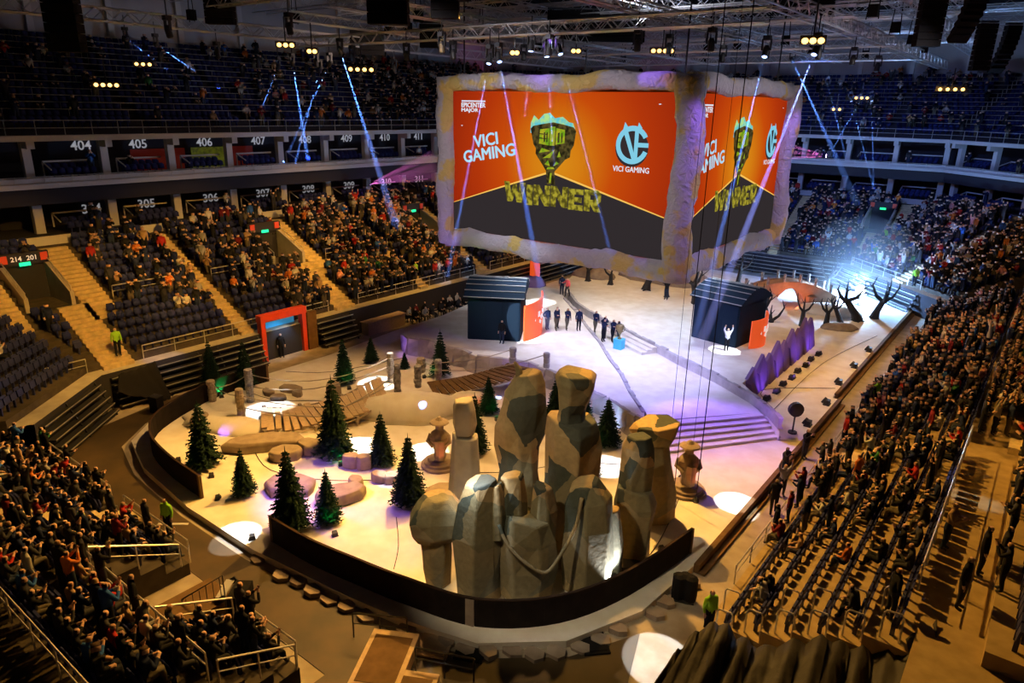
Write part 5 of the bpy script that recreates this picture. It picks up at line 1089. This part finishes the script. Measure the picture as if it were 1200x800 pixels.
# ------------------------------------------------------------------ lighting rig
def truss(a, b, w, lab, n=None, group='lighting trusses under the roof'):
    a, b = Vector(a), Vector(b); t = thing('lighting_truss', lab, 'truss', (0, 0, 0), 0, group); d = (b - a).normalized(); u = Vector((-d.y, d.x, 0)).normalized(); v = d.cross(u)
    cor = [(u * i + v * j) * w / 2 for i, j in ((-1, -1), (1, -1), (1, 1), (-1, 1))]
    for c in cor: m = MB(); m.tube([a + c, b + c], .05, 4); m.build('chord', MT['truss'], t)
    m = MB(); n = n or max(4, int((b - a).length / (w * 1.1)))
    for k in range(4):
        c0, c1 = cor[k], cor[(k + 1) % 4]
        for i in range(n):
            p, q = a.lerp(b, i / n), a.lerp(b, (i + 1) / n); m.tube([p + (c0 if i % 2 else c1), q + (c1 if i % 2 else c0)], .028, 3, cap=False)
    tag(m.build('lacing', MT['truss'], t), kind='stuff'); return t
TR = [((-46.8, 12, 22.2), (-46.0, 70, 22.0), .7, 'long silver truss above the stand behind the red doorway'), ((-12.6, 26, 22.6), (-11.2, 80, 22.0), .7, 'long silver truss above the straight stage edge'), ((-47, 34.0, 21.6), (-12, 34.0, 21.6), .6, 'cross truss in front of the video cube'), ((-47, 56, 22.2), (-11, 56, 22.2), .6, 'cross truss just behind the video cube'),
      ((-47, 70, 22.2), (-11, 70, 22.2), .6, 'cross truss above the arch bridge'), ((-31.5, 30, 22.6), (-31.5, 76, 22.4), .6, 'inner truss above the left half of the cube'), ((-19.5, 30, 22.6), (-19.5, 76, 22.4), .6, 'inner truss above the right half of the cube'), ((-40, 24, 22.8), (-14, 24, 22.8), .6, 'cross truss above the fir trees'), ((-38.5, 28, 22.4), (-38.5, 72, 22.2), .5, 'thin truss between outer and inner trusses'), ((-47, 45, 22.9), (-11, 45, 22.9), .6, 'cross truss over the middle of the cube')]
for k, (y, z) in enumerate([(40, 24.6), (50, 24.8), (60, 24.6), (66, 24.2), (75, 24.0)]): TR.append(((-48, y, z), (-8, y, z), .9, '%s dark upper cross truss above the lighting rig' % ['first', 'second', 'third', 'fourth', 'fifth'][k]))
for k, (x, z) in enumerate([(-42.5, 24.2), (-35, 24.6), (-25.5, 24.9), (-16, 24.6), (-9, 23.6)]): TR.append(((x, 34, z), (x, 84, z - .4), .8, '%s upper lengthwise truss above the lighting rig' % ['doorway side', 'second', 'middle', 'fourth', 'kerb side'][k]))
for a in TR: truss(*a)
for k in range(34):
    x, y = -46 + (k * 7.3) % 37, 26 + (k * 11.7) % 50
    if -35 < x < -15 and 35 < y < 55: continue
    m = MB(); m.tube([(x, y, 22.2), (x + .3, y, 26.5)], .03, 4); m.tube([(x + .6, y, 22.2), (x + .3, y, 26.5)], .03, 4); m.box((x + .3, y, 22.6), (.5, .4, .6)); tag(m.build('chain_hoist', MT['black']), 'black chain hoist with two slings above the trusses', 'hoist', 'chain hoists in the roof')
for i, y in enumerate((36, 46, 56, 66, 76, 86, 96)): truss((-68, y, 26.8), (12, y, 26.8), 1.6, 'deep roof girder spanning the hall, number %s from the far wall' % ['seven', 'six', 'five', 'four', 'three', 'two', 'one'][i], 36, 'roof girders')
for i, x in enumerate((-60, -44, -28, -12, 2)): truss((x, 24, 28.6), (x, 106, 28.6), .8, 'slim roof purlin running lengthwise, number %s from the straight stage edge side' % ['five', 'four', 'three', 'two', 'one'][i], 60, 'roof purlins')
def head(p, aim, lens, lab):
    p = Vector(p); t = thing('moving_head', lab, 'light', p, 0, 'moving head lamps in the rig'); d = (Vector(aim) - p).normalized()
    m = MB(); m.box((0, 0, .62), (.34, .34, .22)); m.build('base', MT['darkmetal'], t)
    for s in (-1, 1): m = MB(); m.box((s * .22, 0, .3), (.05, .14, .55)); m.build('yoke_arm', MT['darkmetal'], t)
    m = MB(); m.tube([-d * .28, -d * .1, d * .26, d * .30], [.10, .17, .17, .15], 10); hd_ = m.build('lamp_body', MT['darkmetal'], t)
    m = MB(); m.tube([d * .31, d * .33], [.13, .12], 10); m.build('lens', MT[lens], hd_)
    m = MB(); m.tube([(0, 0, .7), (0, 0, 1.5)], .03, 5); m.build('hanger', MT['darkmetal'], t)
HAZE = bpy.data.materials.new('haze'); HAZE.use_nodes = True; nt = HAZE.node_tree; nt.nodes.remove(nt.nodes['Principled BSDF']); vs = nt.nodes.new('ShaderNodeVolumeScatter'); vs.inputs['Density'].default_value = .08; vs.inputs['Anisotropy'].default_value = .0; nt.links.new(vs.outputs[0], nt.nodes['Material Output'].inputs['Volume'])
def beam(a, b, power, half=1.0, col=BLUE, lab=None, reach=1.5):
    a, b = Vector(a), Vector(b); d = (b - a).normalized(); L = (b - a).length * reach; r1 = .05 + math.tan(R(half)) * L
    m = MB(); m.tube([a + d * .45, a + d * L], [.03, r1], 12); o = m.build('light_beam', HAZE); tag(o, lab, 'light beam', 'blue beams in the haze')
    spot('beam_lamp', a + d * .42, b, power, col, 2 * half * 1.1, .2, .01)
BEAMS = [
    ((-39.3, 32.4, 20.8), (-47.2, 43.1, 10.2), 1.0, 'broad blue beam over the stand near the suites'),
    ((-49.7, 36.2, 20.4), (-59.5, 44.5, 10.7), .9, 'blue beam beside the broad one'),
    ((-47.9, 37.4, 20.0), (-54.0, 39.8, 14.7), .6, 'thin blue beam crossing another over the balcony edge'),
    ((-55.1, 38.7, 20.4), (-59.1, 39.7, 17.5), .5, 'short faint blue beam under the balcony truss'),
    ((-27.3, 33.2, 20.1), (-26.9, 30.3, 12.2), .6, 'faint beam slanting across the orange screen'),
    ((-26.9, 33.5, 20.2), (-22.7, 31.5, 10.4), .8, 'bright beam slanting across the screen towards the trophy picture'),
    ((-24.3, 34.5, 20.5), (-23.7, 34.4, 16.4), .5, 'thin beam falling on the flame picture'),
    ((-25.2, 34.3, 20.8), (-25.2, 34.0, 18.3), .5, 'short thin beam at the top of the cube'),
    ((-23.6, 34.7, 20.6), (-20.5, 34.0, 13.5), .5, 'faint beam on the middle of the screen'),
    ((-13.6, 38.9, 20.5), (-13.4, 34.6, 10.5), .75, 'bright beam in front of the side screen'),
    ((-11.0, 38.5, 20.5), (-12.0, 32.6, 9.7), .9, 'broad blue violet beam beside the cube corner'),
    ((-20.6, 65.6, 21.8), (-19.3, 82.4, 12.2), .8, 'blue beam falling on the stand behind the arch bridge'),
    ((-21.3, 90.5, 19.2), (-18.4, 95.3, 9.6), .6, 'slim blue beam at the far stairs'),
    ((-19.4, 91.9, 19.3), (-18.3, 95.4, 9.6), .4, 'upright thin blue beam at the far stairs'),
    ((-22.2, 83.7, 20.5), (-22.4, 94.2, 14.4), .4, 'thin beam near the far balcony'),
    ((-20.4, 91.1, 19.0), (-22.7, 94.2, 14.9), .35, 'thin crossing beam near the far balcony'),
    ((-54.9, 26.1, 21.6), (-59.0, 29.4, 20.9), .5, 'short beam from the lamp left of the balcony truss'),
    ((-53.1, 27.3, 21.2), (-56.4, 31.0, 20.2), .5, 'second short beam beside it'),
    ((-44.8, 35.9, 20.3), (-52.6, 38.6, 15.5), .4, 'thin beam crossing the broad one')]
for a, b, h, lab in BEAMS: h = max(h, .5); beam(a, b, 480000, h, BLUE if 'violet' not in lab else (.22, .30, 1), lab); head(a, b, 'lampblue', 'black moving head lamp casting the ' + lab)
# magenta fans
for p, aim, w, lab in [((-14.1, 55.7, 15.1), (-19, 56.5, 15.6), 'lamp', 'magenta lamp on the far box level'), ((-55.6, 48.2, 9.75), (-54.5, 58, 10.6), 'lamp', 'magenta lamp on the near box level')]: pass
MT['lampmag'] = em('lamp_magenta', (1, .35, .95), 30)
def fan(p, dirs, lab):
    t = thing('fan_light', lab, 'light', p, 0, 'magenta fan lights')
    m = MB(); m.box((0, 0, .2), (.5, .5, .7)); m.build('housing', MT['darkmetal'], t); 
    for k, d in enumerate(dirs):
        d = Vector(d).normalized(); m = MB(); m.tube([d * .28, d * .34], .14, 8); m.build('lens', MT['lampmag'], t)
    for k, d in enumerate(dirs):
        d = Vector(d).normalized(); m = MB(); P = Vector(p); m.tube([P + d * .5, P + d * 9], [.03, .62], 10); tag(m.build('light_beam', HAZE), 'magenta light ray number %d spreading from the %s' % (k + 1, lab), 'light beam', 'magenta rays'); spot('fan_lamp', P + d * .4, P + d * 5, 16000, (1, .2, .75), 8, .5, .02)
fan((-21.6, 86.4, 13.0), [(-1, -.15, .22), (-1, -.1, .06), (-1, -.12, -.1)], 'magenta lamp on the box level beside the cube'); fan((-54.8, 47.6, 9.9), [(.1, 1, .16), (.12, 1, .05), (.1, 1, .3)], 'magenta lamp on the box level above the doorway stand')
# warm blinders
def blinder(p, n, lab, w=.34, power=0, pitch=.5):
    p = Vector(p); t = thing('warm_lamp_bar', lab, 'light', p, math.atan2(CAM.y - p.y, CAM.x - p.x) + PI / 2, 'warm lamp bars in the rig')
    m = MB(); m.box((0, .1, .1), (w * n + .1, .25, .34)); m.build('housing', MT['darkmetal'], t)
    for i in range(n): m = MB(); m.lathe([(.13, 0), (.13, .04)], 10); o = m.build('lamp', MT['lampwarm'], t); o.location = ((i - (n - 1) / 2) * w, -.06, .05); o.rotation_euler = (R(60), 0, 0)
    m = MB(); m.tube([(0, .1, .25), (0, .1, 1.6)], .04, 5); m.build('hanger', MT['darkmetal'], t)
for a in [((-21.3, 42.6, 20.9), 4, 'four lamp warm bar above the cube corner', .36), ((-9.2, 31.6, 20.2), 3, 'warm lamp bar by the long truss next to the cube', .3), ((-58, 28.6, 20.0), 3, 'warm lamp bar over the upper balcony', .45), ((-52, 23.0, 18.3), 4, 'row of small warm lamps over the upper balcony', .4), ((-38.5, 33.4, 19.6), 4, 'orange lamp bar over the balcony edge', .45), ((-36.5, 28.0, 20.3), 2, 'pair of warm lamps in the middle of the long truss', .3), ((-37.6, 27.0, 20.6), 3, 'warm lamp bar just above the lamp pair', .35), ((-26.6, 34.6, 20.4), 2, 'pair of small orange lamps over the cube corner', .25), ((-25.6, 39.5, 20.8), 2, 'pair of orange lamps behind the cube top', .3), ((-17.8, 80, 19.0), 3, 'warm lamp bar beyond the cube', .5), ((-8.4, 66, 19.4), 4, 'warm lamp bar over the far corner stand', .5), ((-21, 84, 17.9), 2, 'small warm lamp beside the far balcony', .6)]: blinder(*a)
# loudspeaker arrays
def array(top, n, w, lab, curve=0.0, h=.36, d0=.55):
    t = thing('speaker_array', lab, 'loudspeaker', top, math.atan2(-30 - top[0], top[1] - 45) if 0 else R(37), 'black loudspeaker arrays'); x = y = z = 0; an = 0
    for i in range(n):
        m = MB(); m.box((0, y, -h * i), (w, d0, h - .03), 0, 0, Matrix.Rotation(an, 3, 'X')); m.build('cabinet', MT['black'], t); an += curve; y -= math.sin(an) * h
    m = MB(); m.box((0, 0, .3), (w, .4, .12)); m.build('fly_bar', MT['darkmetal'], t)
for a in [((-32.7, 13.2, 23.0), 11, 1.3, 'loudspeaker array in front of the dark upper balcony'), ((-18.6, 17.4, 22.3), 7, 1.3, 'big loudspeaker array hanging before the pale wall panels'), ((-7.55, 46.4, 24.1), 9, 1.3, 'straight loudspeaker array above the straight stage edge'), ((-6.0, 50.3, 24.4), 8, 1.1, 'curved loudspeaker array beside the straight one', -.12), ((-6.85, 65.5, 23.8), 9, 1.3, 'slim loudspeaker array over the corner stand'), ((-5.6, 69.8, 24), 9, 1.1, 'second curved loudspeaker array over the corner stand', -.08), ((-31.0, 50.5, 24.4), 6, 7.5, 'wide black loudspeaker cluster above the cube'), ((-34.5, 36, 22.3), 4, 1.5, 'small loudspeaker block in front of the wall panels'), ((-45.8, 40.5, 22.8), 5, 2.6, 'loudspeaker block on the long truss'), ((-24.5, 26.5, 22.6), 4, 1.3, 'loudspeaker block on the truss over the firs'), ((-14.2, 46, 24.2), 4, 3.4, 'wide loudspeaker block above the side screen'), ((-40, 24.5, 22.9), 4, 1.6, 'loudspeaker block beside the lamp over the balcony')]:
    array(*a)
for i, (x, y, z) in enumerate([(-44, 17.6, 21.6), (-37.5, 20, 21.7), (-33, 24, 22), (-28, 30, 21.4), (-23.5, 33.6, 21.4), (-18.5, 34.2, 21.5), (-14.6, 34.2, 21.4), (-12.4, 44, 21.6), (-12, 50, 21.6), (-11.8, 56, 21.5), (-31, 34.2, 21.4), (-35, 34.2, 21.4), (-40, 34, 21.4), (-46.5, 28, 21.4), (-46.5, 36, 21.3), (-46.5, 44, 21.3), (-46.4, 52, 21.3), (-19.6, 40, 21.8), (-19.6, 48, 21.8), (-31.5, 42, 21.8)]):
    head((x, y, z - .9), (x * .9 - 2, y * .8 + 8, 0), 'darkmetal', 'unlit black moving head lamp hanging below the %s' % ('long truss above the doorway stand' if x < -43 else 'cross truss before the cube' if 33 < y < 35 else 'long truss above the stage edge' if x > -13 else 'inner trusses over the cube' if y > 35 else 'trusses over the firs'))
# hanging cables down to the deck
for (x, y, z0, r, lab) in [(-10.5, 28.1, .3, .022, 'thick black cable hanging down beside the statue by the steps'), (-11.35, 27.5, .3, .018, 'thinner black cable hanging left of the thick one'), (-13.3, 31.0, .3, .01, 'hair thin cable in front of the cube edge'), (-12.9, 33.2, .3, .01, 'second hair thin cable in front of the cube edge')]:
    t = thing('hanging_cable', lab, 'cable', (x, y, z0)); m = MB(); m.tube([(0, 0, .2), (0, 0, 22)], r, 5); m.build('cable', MT['black'], t); m = MB(); m.lathe([(.16, 0), (.16, .1), (.06, .2), (.05, .3)], 8); m.build('weight', MT['darkmetal'], t)

# ------------------------------------------------------------------ things round the stage
def floor_lamp(x, y, rz, lab, z=.3): tag(link('floor_light', CAN, None, (x, y, z), rz), lab, 'light', 'floor lights on the deck')
for i, (x, y) in enumerate([(-9.2, 57.2), (-9.2, 52.6), (-9.2, 48.4), (-8.9, 44.2), (-8.9, 40.2)]): o = tag(link('floor_light', CAN, None, (x, y, .3), R(90)), 'black floor light on the timber kerb of the stage edge', 'light', 'floor lights on the kerb'); o.scale = (1.9, 1.9, 1.9)
for i in range(8): o = tag(link('floor_light', CAN, None, (-12.1 + .1 * (i % 2), 42.4 + i * 1.6, .3), R(-90)), 'black floor light at the foot of the violet saw tooth wall', 'light', 'floor lights below the saw tooth wall'); o.scale = (1.7, 1.7, 1.7)
for x, y, lab in [(-29.6, 15.2, 'black floor light beside the end of the left fence piece'), (-32.3, 15.0, 'black floor light behind the left fence piece'), (-23.6, 13.5, 'black floor light in the white light pool at the fence gap'), (-35.3, 23.2, 'black floor light behind the plank bridge'), (-29.6, 20.0, 'black floor light at the start of the plank bridge'), (-21.4, 19.6, 'black floor light next to the dark fir'), (-10.0, 23.6, 'black floor light on the deck near the case'), (-11.9, 29.6, 'black floor light behind the statue by the steps'), (-20.2, 22.3, 'black floor light beside the hat statue')]: floor_lamp(x, y, 1.0, lab)
t = thing('round_light', 'round black drum light on a stand at the top corner of the steps', 'light', (-9.3, 38.6, .3), R(40)); m = MB(); m.tube([(0, 0, .1), (0, 0, 1.1)], .05, 6); m.build('pole', MT['darkmetal'], t); m = MB(); m.tube([(0, -.12, 1.45), (0, .12, 1.45)], .42, 16); m.build('drum', MT['darkmetal'], t); m = MB(); m.lathe([(.25, 0), (.25, .1)], 10); m.build('foot', MT['darkmetal'], t)
t = thing('flight_case', 'black flight case with metal edges inside the fence', 'case', (-10.3, 21.3, .3), R(30)); m = MB(); m.box((0, 0, .25), (.8, .55, .5)); m.build('case_body', MT['darkmetal'], t); m = MB(); m.box((0, 0, .51), (.84, .59, .04)); m.build('case_lid', MT['darkmetal'], t); m = MB(); m.box((0, -.29, .3), (.16, .03, .12)); m.build('white_label', MT['white'], t)
t = thing('gear_bags', 'tall black equipment trolley outside the fence end', 'trolley', (-8.15, 21.7, 0), R(20))
for i in range(3): m = MB(); m.lathe([(.24, .05), (.26, .3), (.25, 1.0), (.12, 1.1)], 9, ((i - 1) * .22, .1 * (i % 2), 0)); m.build('bag', MT['black'], t)
m = MB(); m.box((0, 0, .04), (.8, .5, .06)); m.build('trolley_base', MT['darkmetal'], t)
t = thing('gear_case', 'dark equipment trunk on end behind the left fence', 'case', (-39.6, 17.6, .0), .3); m = MB(); m.box((0, 0, .5), (.6, .5, 1.0)); m.build('trunk_body', MT['black'], t); m = MB(); m.box((0, 0, 1.02), (.62, .52, .05)); m.build('trunk_lid', MT['darkmetal'], t)
rc = random.Random(5)
def cable(P, lab): m = MB(); m.tube(smooth_path([(x, y, .32) for x, y in P], 4), .016, 4); tag(m.build('floor_cable', MT['black']), lab, 'cable', 'cables on the deck')
cable([(-39, 22.4), (-35.6, 22.6), (-33, 24.4), (-30.6, 26)], 'black cable behind the plank bridge'); cable([(-36, 19.4), (-31, 18.2), (-28, 17.4), (-25, 18.6), (-22.6, 20.8)], 'black cable winding between the flat stones'); cable([(-20.2, 18.4), (-18.6, 17), (-17.6, 15.8)], 'black cable running to the balanced boulder'); cable([(-11.6, 29.2), (-10.8, 26.2), (-10.3, 23.6), (-10.2, 21.6)], 'black cable from the statue to the flight case'); cable([(-9.2, 47.4), (-12.8, 44.0), (-11, 41.0)], 'black cable seam on the pale side deck'); cable([(-9.6, 62), (-11.2, 52), (-11.2, 41)], 'long straight cable along the pale side deck'); cable([(-22.5, 22), (-19, 24.6), (-17, 27.5), (-14.4, 29.4)], 'black cable behind the giant rocks'); cable([(-38.9, 26), (-36.5, 28), (-34.9, 33)], 'black cable near the small broad fir')
# red doorway
t = thing('red_doorway', 'red framed floor doorway with a blue lit passage in the folded bleachers', 'doorway', (-42.6, 28.4, 0))
for y in (-1.7, 1.7): m = MB(); m.box((.2, y, 1.5), (.5, .35, 3.0)); m.build('jamb', MT['red'], t)
m = MB(); m.box((.2, 0, 3.15), (.6, 3.8, .5)); m.build('lintel', MT['red'], t); m = MB(); m.box((-.6, 0, 1.4), (.1, 3.0, 2.8)); m.build('passage_back', MT['cyan'], t)  # the passage's blue light is put into this glowing back panel
m = MB(); m.box((.35, 2.35, 1.45), (.3, .8, 2.9)); m.build('wing_panel', MT['brown'], t)
spot('door_light', (-41.6, 28.4, 2.6), (-43, 28.2, .8), 120, (.3, .65, 1), 100, .6, .1)
person((-42.2, 28.0, 0), R(70), 'stand', 'black', 1.05, 'guard in black standing in the red doorway', None)
# guests on chairs behind the deck
ch = MB(); ch.box((0, 0, .44), (.42, .42, .05)); ch.box((0, .2, .7), (.42, .04, .4))
for i in (-1, 1):
    for j in (-1, 1): ch.box((i * .18, j * .18, .21), (.04, .04, .42))
CHM = ch.mesh('chair', MT['black'])
for i in range(26):
    y = 40.2 + (i % 13) * 1.05; x = -41.45 + (.95 if i >= 13 else 0)
    if rc.random() < .12: continue
    tag(link('chair', CHM, None, (x - .38, y, 0), R(90)), 'black chair under a guest seated behind the snow deck', 'chair', 'guest chairs')
    c = rc.choices(SN, SW)[0]; pz = rc.choice(['sit_lap', 'sit_clap', 'sit_lean']); w = POSES[pz]; person((x - .40, y, .02), R(90) + rc.uniform(-.3, .3), pz, c, 1.0, 'guest in a %s top seated on a floor chair, %s' % (c, w[5]), 'guests on floor chairs')
t = thing('counter', 'pale wooden counter box in front of the folded bleacher', 'counter', (-41.7, 37.4, 0)); m = MB(); m.box((0, 0, .5), (.8, 4.0, 1.0)); m.build('counter_body', MT['wood'], t); m = MB(); m.box((0, 0, 1.03), (.9, 4.2, .06)); m.build('counter_top', MT['wood'], t)
# black sheet over the corner bleacher
def drape(name, top, bot, lab, mat='black', nx=24, ny=8, seed=1, amp=.12):
    m = MB(); V = []; T = smooth_path(top, 9); B = smooth_path(bot, 9); n = min(len(T), len(B))
    for j in range(ny + 1):
        f = j / ny
        for i in range(n):
            p = T[i].lerp(B[i], f); fold = amp * (abs(math.sin(i * .55 + seed + f)) - .5) * min(1, .25 + f) + amp * .35 * math.sin(i * 1.7 + f * 5)
            V.append(p + Vector((0, 0, fold - .25 * math.sin(PI * f))))
    F = [(j * n + i, j * n + i + 1, (j + 1) * n + i + 1, (j + 1) * n + i) for j in range(ny) for i in range(n - 1)]
    m.add(V, F); o = m.build(name, MT[mat], None, True); s = o.modifiers.new('thick', 'SOLIDIFY'); s.thickness = .03; return tag(o, lab, 'cloth')
drape('tarpaulin', [(-42.0, 19.0, 2.25), (-41.9, 17.9, 2.1), (-41.6, 16.6, 2.2)], [(-40.9, 19.2, .15), (-40.8, 18.4, .1), (-41.1, 16.2, 1.3)], 'black sheet thrown over the folded bleacher by the corner', seed=3)
MT['browncloth'] = pm('dark_brown_cloth', (.009, .006, .004), .7, bump=.3, scale=3)
drape('black_cloth', [(-6.3, 16.6, 2.1), (-5.6, 17.7, 2.9), (-4.4, 18.2, 2.35), (-2.9, 19.1, 2.85), (-1.6, 19.9, 2.6), (-.3, 21.0, 3.5)], [(-6.6, 13.2, 1.2), (-5.2, 12.6, 1.2), (-3.6, 12.6, 1.2), (-2, 13.0, 1.4), (-.6, 13.4, 1.6), (.8, 14.4, 2.0)], 'large dark cloth draped over a tunnel roof at the row ends', 'browncloth', seed=5, amp=.4)
mb = MB(); mb.box((5.0, 18.6, 1.75), (11.4, 5.2, 3.5)); struct('floor', mb, MT['tan_terrace'], 'raised concrete landing next to the dark cloth')
mb = MB(); mb.box((6.0, 22.6, 3.9), (8.4, 1.5, .9)); mb.box((6.0, 22.6, 4.38), (8.6, 1.7, .08), mi=1); struct('trim_2', mb, [MT['ledge'], MT['stair']], 'concrete parapet block beside the raised landing')
# hoops at the row ends
def hoop(p, d, lab, h=.95, w=.5, group='steel hoop rails at the row ends'):
    p, d = Vector(p), Vector(d).normalized() * w; m = MB(); m.tube([p, p + Vector((0, 0, h * .9)), p + d * .12 + Vector((0, 0, h)), p + d * .88 + Vector((0, 0, h)), p + d + Vector((0, 0, h * .9)), p + d], .03, 6); tag(m.build('hoop_rail', MT['rail']), lab, 'railing', group)
for i in range(6):
    hoop((-6.6 + .95 * i + .1, 21.3, .6 + .48 * i), (.9, .1, 0), 'steel hoop rail at the end of a seat row by the dark cloth'); 
    hoop((-6.4 + .95 * i + .1, 20.1, .6 + .48 * i), (.9, .1, 0), 'steel hoop rail on the row end steps by the dark cloth')
def railing(P, lab, h=1.0, bars=2, step=1.6, mat='rail', group='steel railings in the stands'):
    P = [Vector(p) for p in P]; t = thing('railing', lab, 'railing', (0, 0, 0), 0, group)
    for k in range(bars):
        hz = h * (1 - .42 * k); m = MB(); m.tube([p + Vector((0, 0, hz)) for p in P], .035 if k == 0 else .022, 5); m.build('rail', MT[mat], t)
    for i in range(len(P) - 1):
        a, b = P[i], P[i + 1]; n = max(1, round((b - a).length / step))
        for j in range(n + (i == len(P) - 2)): q = a.lerp(b, j / n); m = MB(); m.tube([q, q + Vector((0, 0, h))], .028, 5); m.build('post', MT[mat], t)
railing([(-1.0, 22.4, 3.5), (-1.0, 35.2, 3.5)], 'handrail along the rear aisle of the stand beside the stage'); 
railing([(-38.2, 10.95, .5), (-30.2, 10.95, .5)], 'front rail of the stand by the metal steps, corner length', 1.0); railing([(-29, 10.95, .5), (-23.8, 10.95, .5)], 'front rail of the stand by the metal steps, step length', 1.0); railing([(-23.8, 10.6, .5), (-23.8, 7.6, 2.0)], 'bright sloping rail down the side of the stand by the metal steps', 1.0); railing([(-23.8, 7.3, 2.3), (-15.8, 7.3, 2.3)], 'bright rail above the boarded pit by the metal steps', 1.0); railing([(-40, 4.4, 3.65), (-12.5, 4.4, 3.65)], 'long rail of the rear walkway in the stand by the metal steps', 1.0)
railing([(-19.0, 9.9, .95), (-19.0, 7.5, 2.1)], 'rail on the side of the small stand block by the ramp', .95); railing([(-15.6, 9.9, .95), (-15.6, 7.5, 2.1)], 'second rail on the small stand block by the ramp', .95); railing([(-18.9, 10.0, .95), (-15.7, 10.0, .95)], 'front rail of the small stand block by the ramp', .95)
railing([(-6.75, 23.0, .6), (-6.75, 34.8, .6)], 'low front rail of the stand beside the stage, near length', .8); railing([(-6.75, 37, .6), (-6.75, 49.8, .6)], 'low front rail of the stand beside the stage, middle length', .8); railing([(-6.75, 51.4, .6), (-6.75, 69, .6)], 'low front rail of the stand beside the stage, far length', .8)
for k, (y0, y1) in enumerate([(13.4, 15.6), (18.9, 33.2), (36.2, 50.6), (53, 72)]):
    w = ['corner', 'doorway', 'middle', 'far'][k]; railing([(-43.3, y0, 2.1), (-43.3, y1, 2.1)], 'ledge rail in front of the lowest seat row, %s length' % w, .9, 2, 2.0)
for k, (y0, y1) in enumerate([(19.8, 25.2), (26.8, 32.2), (37.2, 42.8), (44.2, 49.4), (54.2, 60)]): railing([(-48.4, y0, 4.9), (-48.4, y1, 4.9)], 'mid stand rail between the seat rows, %s length' % ['first', 'second', 'third', 'fourth', 'fifth'][k], .9, 2, 2.0)
railing([(-32, 82.1, 2.1), (-17.2, 82.1, 2.1)], 'ledge rail under the stand behind the arch bridge', .9, 2, 2.0); railing([(-16.4, 81.4, 2.1), (-8.6, 73.6, 2.1)], 'ledge rail of the corner beyond the arch bridge', .9, 2, 2.0); railing([(-32, 87.3, 4.9), (-26, 87.3, 4.9)], 'mid stand rail behind the arch bridge, cube side', .9, 2, 2.0); railing([(-24.2, 87.3, 4.9), (-17.6, 87.3, 4.9)], 'mid stand rail behind the arch bridge, stair side', .9, 2, 2.0)
# metal steps
t = thing('metal_steps', 'small black metal steps with a side rail in front of the stand gap', 'steps', (-20.4, 10.6, 0), R(-52))
for i in range(5): m = MB(); m.box((0, -.3 * i - .15, 1.15 - .23 * i), (1.0, .3, .05)); m.build('tread', MT['rail'], t)
for s in (-1, 1):
    m = MB(); m.bar((s * .52, .05, 1.2), (s * .52, -1.5, .1), .05, .22); m.build('stringer', MT['darkmetal'], t)
m = MB(); m.tube([(.52, .05, 0), (.52, .05, 2.1), (.52, -1.45, 1.1), (.52, -1.45, 0)], .03, 5); m.build('side_rail', MT['darkmetal'], t)
for i in range(6): m = MB(); f = (i + .5) / 6; m.tube([(.52, .05 - 1.5 * f, 1.1 - 1.0 * f), (.52, .05 - 1.5 * f, 2.1 - 1.0 * f)], .014, 4); m.build('baluster', MT['darkmetal'], t)
m = MB(); m.box((0, .35, .57), (1.0, .6, 1.14)); m.build('landing_block', MT['black'], t)
mb = MB(); mb.box((-20.9, 9.0, .5), (1.6, 3.2, 1.0)); struct('wall_gap', mb, MT['brown'], 'brown boarded landing in the gap of the stand by the metal steps')
# ramp pieces at the corridor
for x, y, rz, sx, sy, h, mt, lab in [(-14.2, 12.2, .5, 1.6, 2.6, .5, 'wood', 'pale ramp box at the corridor mouth'), (-12.4, 11.4, .5, 1.4, 2.6, .45, 'wood', 'second pale ramp box at the corridor mouth'), (-13.7, 14.0, .45, 1.1, 1.0, .08, 'wood', 'square pale board lying on the dark floor in front of the fence'), (-12.6, 14.6, .45, 1.0, .9, .06, 'black', 'square black mat lying beside the pale board'), (-9.6, 17.6, .8, .9, 1.2, .06, 'black', 'black mat lying across the stage edge')]:
    t = thing('floor_board', lab, 'board', (x, y, .02), rz); m = MB(); m.box((0, 0, h / 2), (sx, sy, h)); m.build('board_body', MT[mt], t); m = MB(); m.box((0, 0, h + .01), (sx * .8, sy * .8, .02)); m.build('board_inset', MT['black' if mt == 'black' else 'brown'] if h > .2 else MT[mt], t)
railing([(-16.2, 12.6, .02), (-14.6, 13.6, .02)], 'dark rail at the ramp boxes, fence side', 1.0, 2, 1.0, 'darkmetal'); railing([(-13.4, 12.8, .02), (-11.6, 13.6, .02)], 'dark rail at the ramp boxes, corridor side', 1.0, 2, 1.0, 'darkmetal')
m = MB(); m.box((-27.6, 12.2, .03), (1.3, .14, .02), R(40)); tag(m.build('floor_tape', MT['white']), 'short white tape mark on the dark floor beside the fence gap', 'tape')
# phones lit in the crowd
MT['phone'] = em('phone_screen', (.6, .8, 1), 6)

t = thing('red_banner', 'tall red hanging banner behind the booth on the tree side', 'banner', (-41.4, 58.0, 0)); m = MB(); m.box((0, 0, 2.1), (.06, 1.7, 4.2)); m.build('banner_cloth', MT['redglow'], t); m = MB(); m.tube([(0, -.95, 4.2), (0, .95, 4.2)], .04, 6); m.build('banner_pole', MT['darkmetal'], t)  # banner cloth emits through its red material
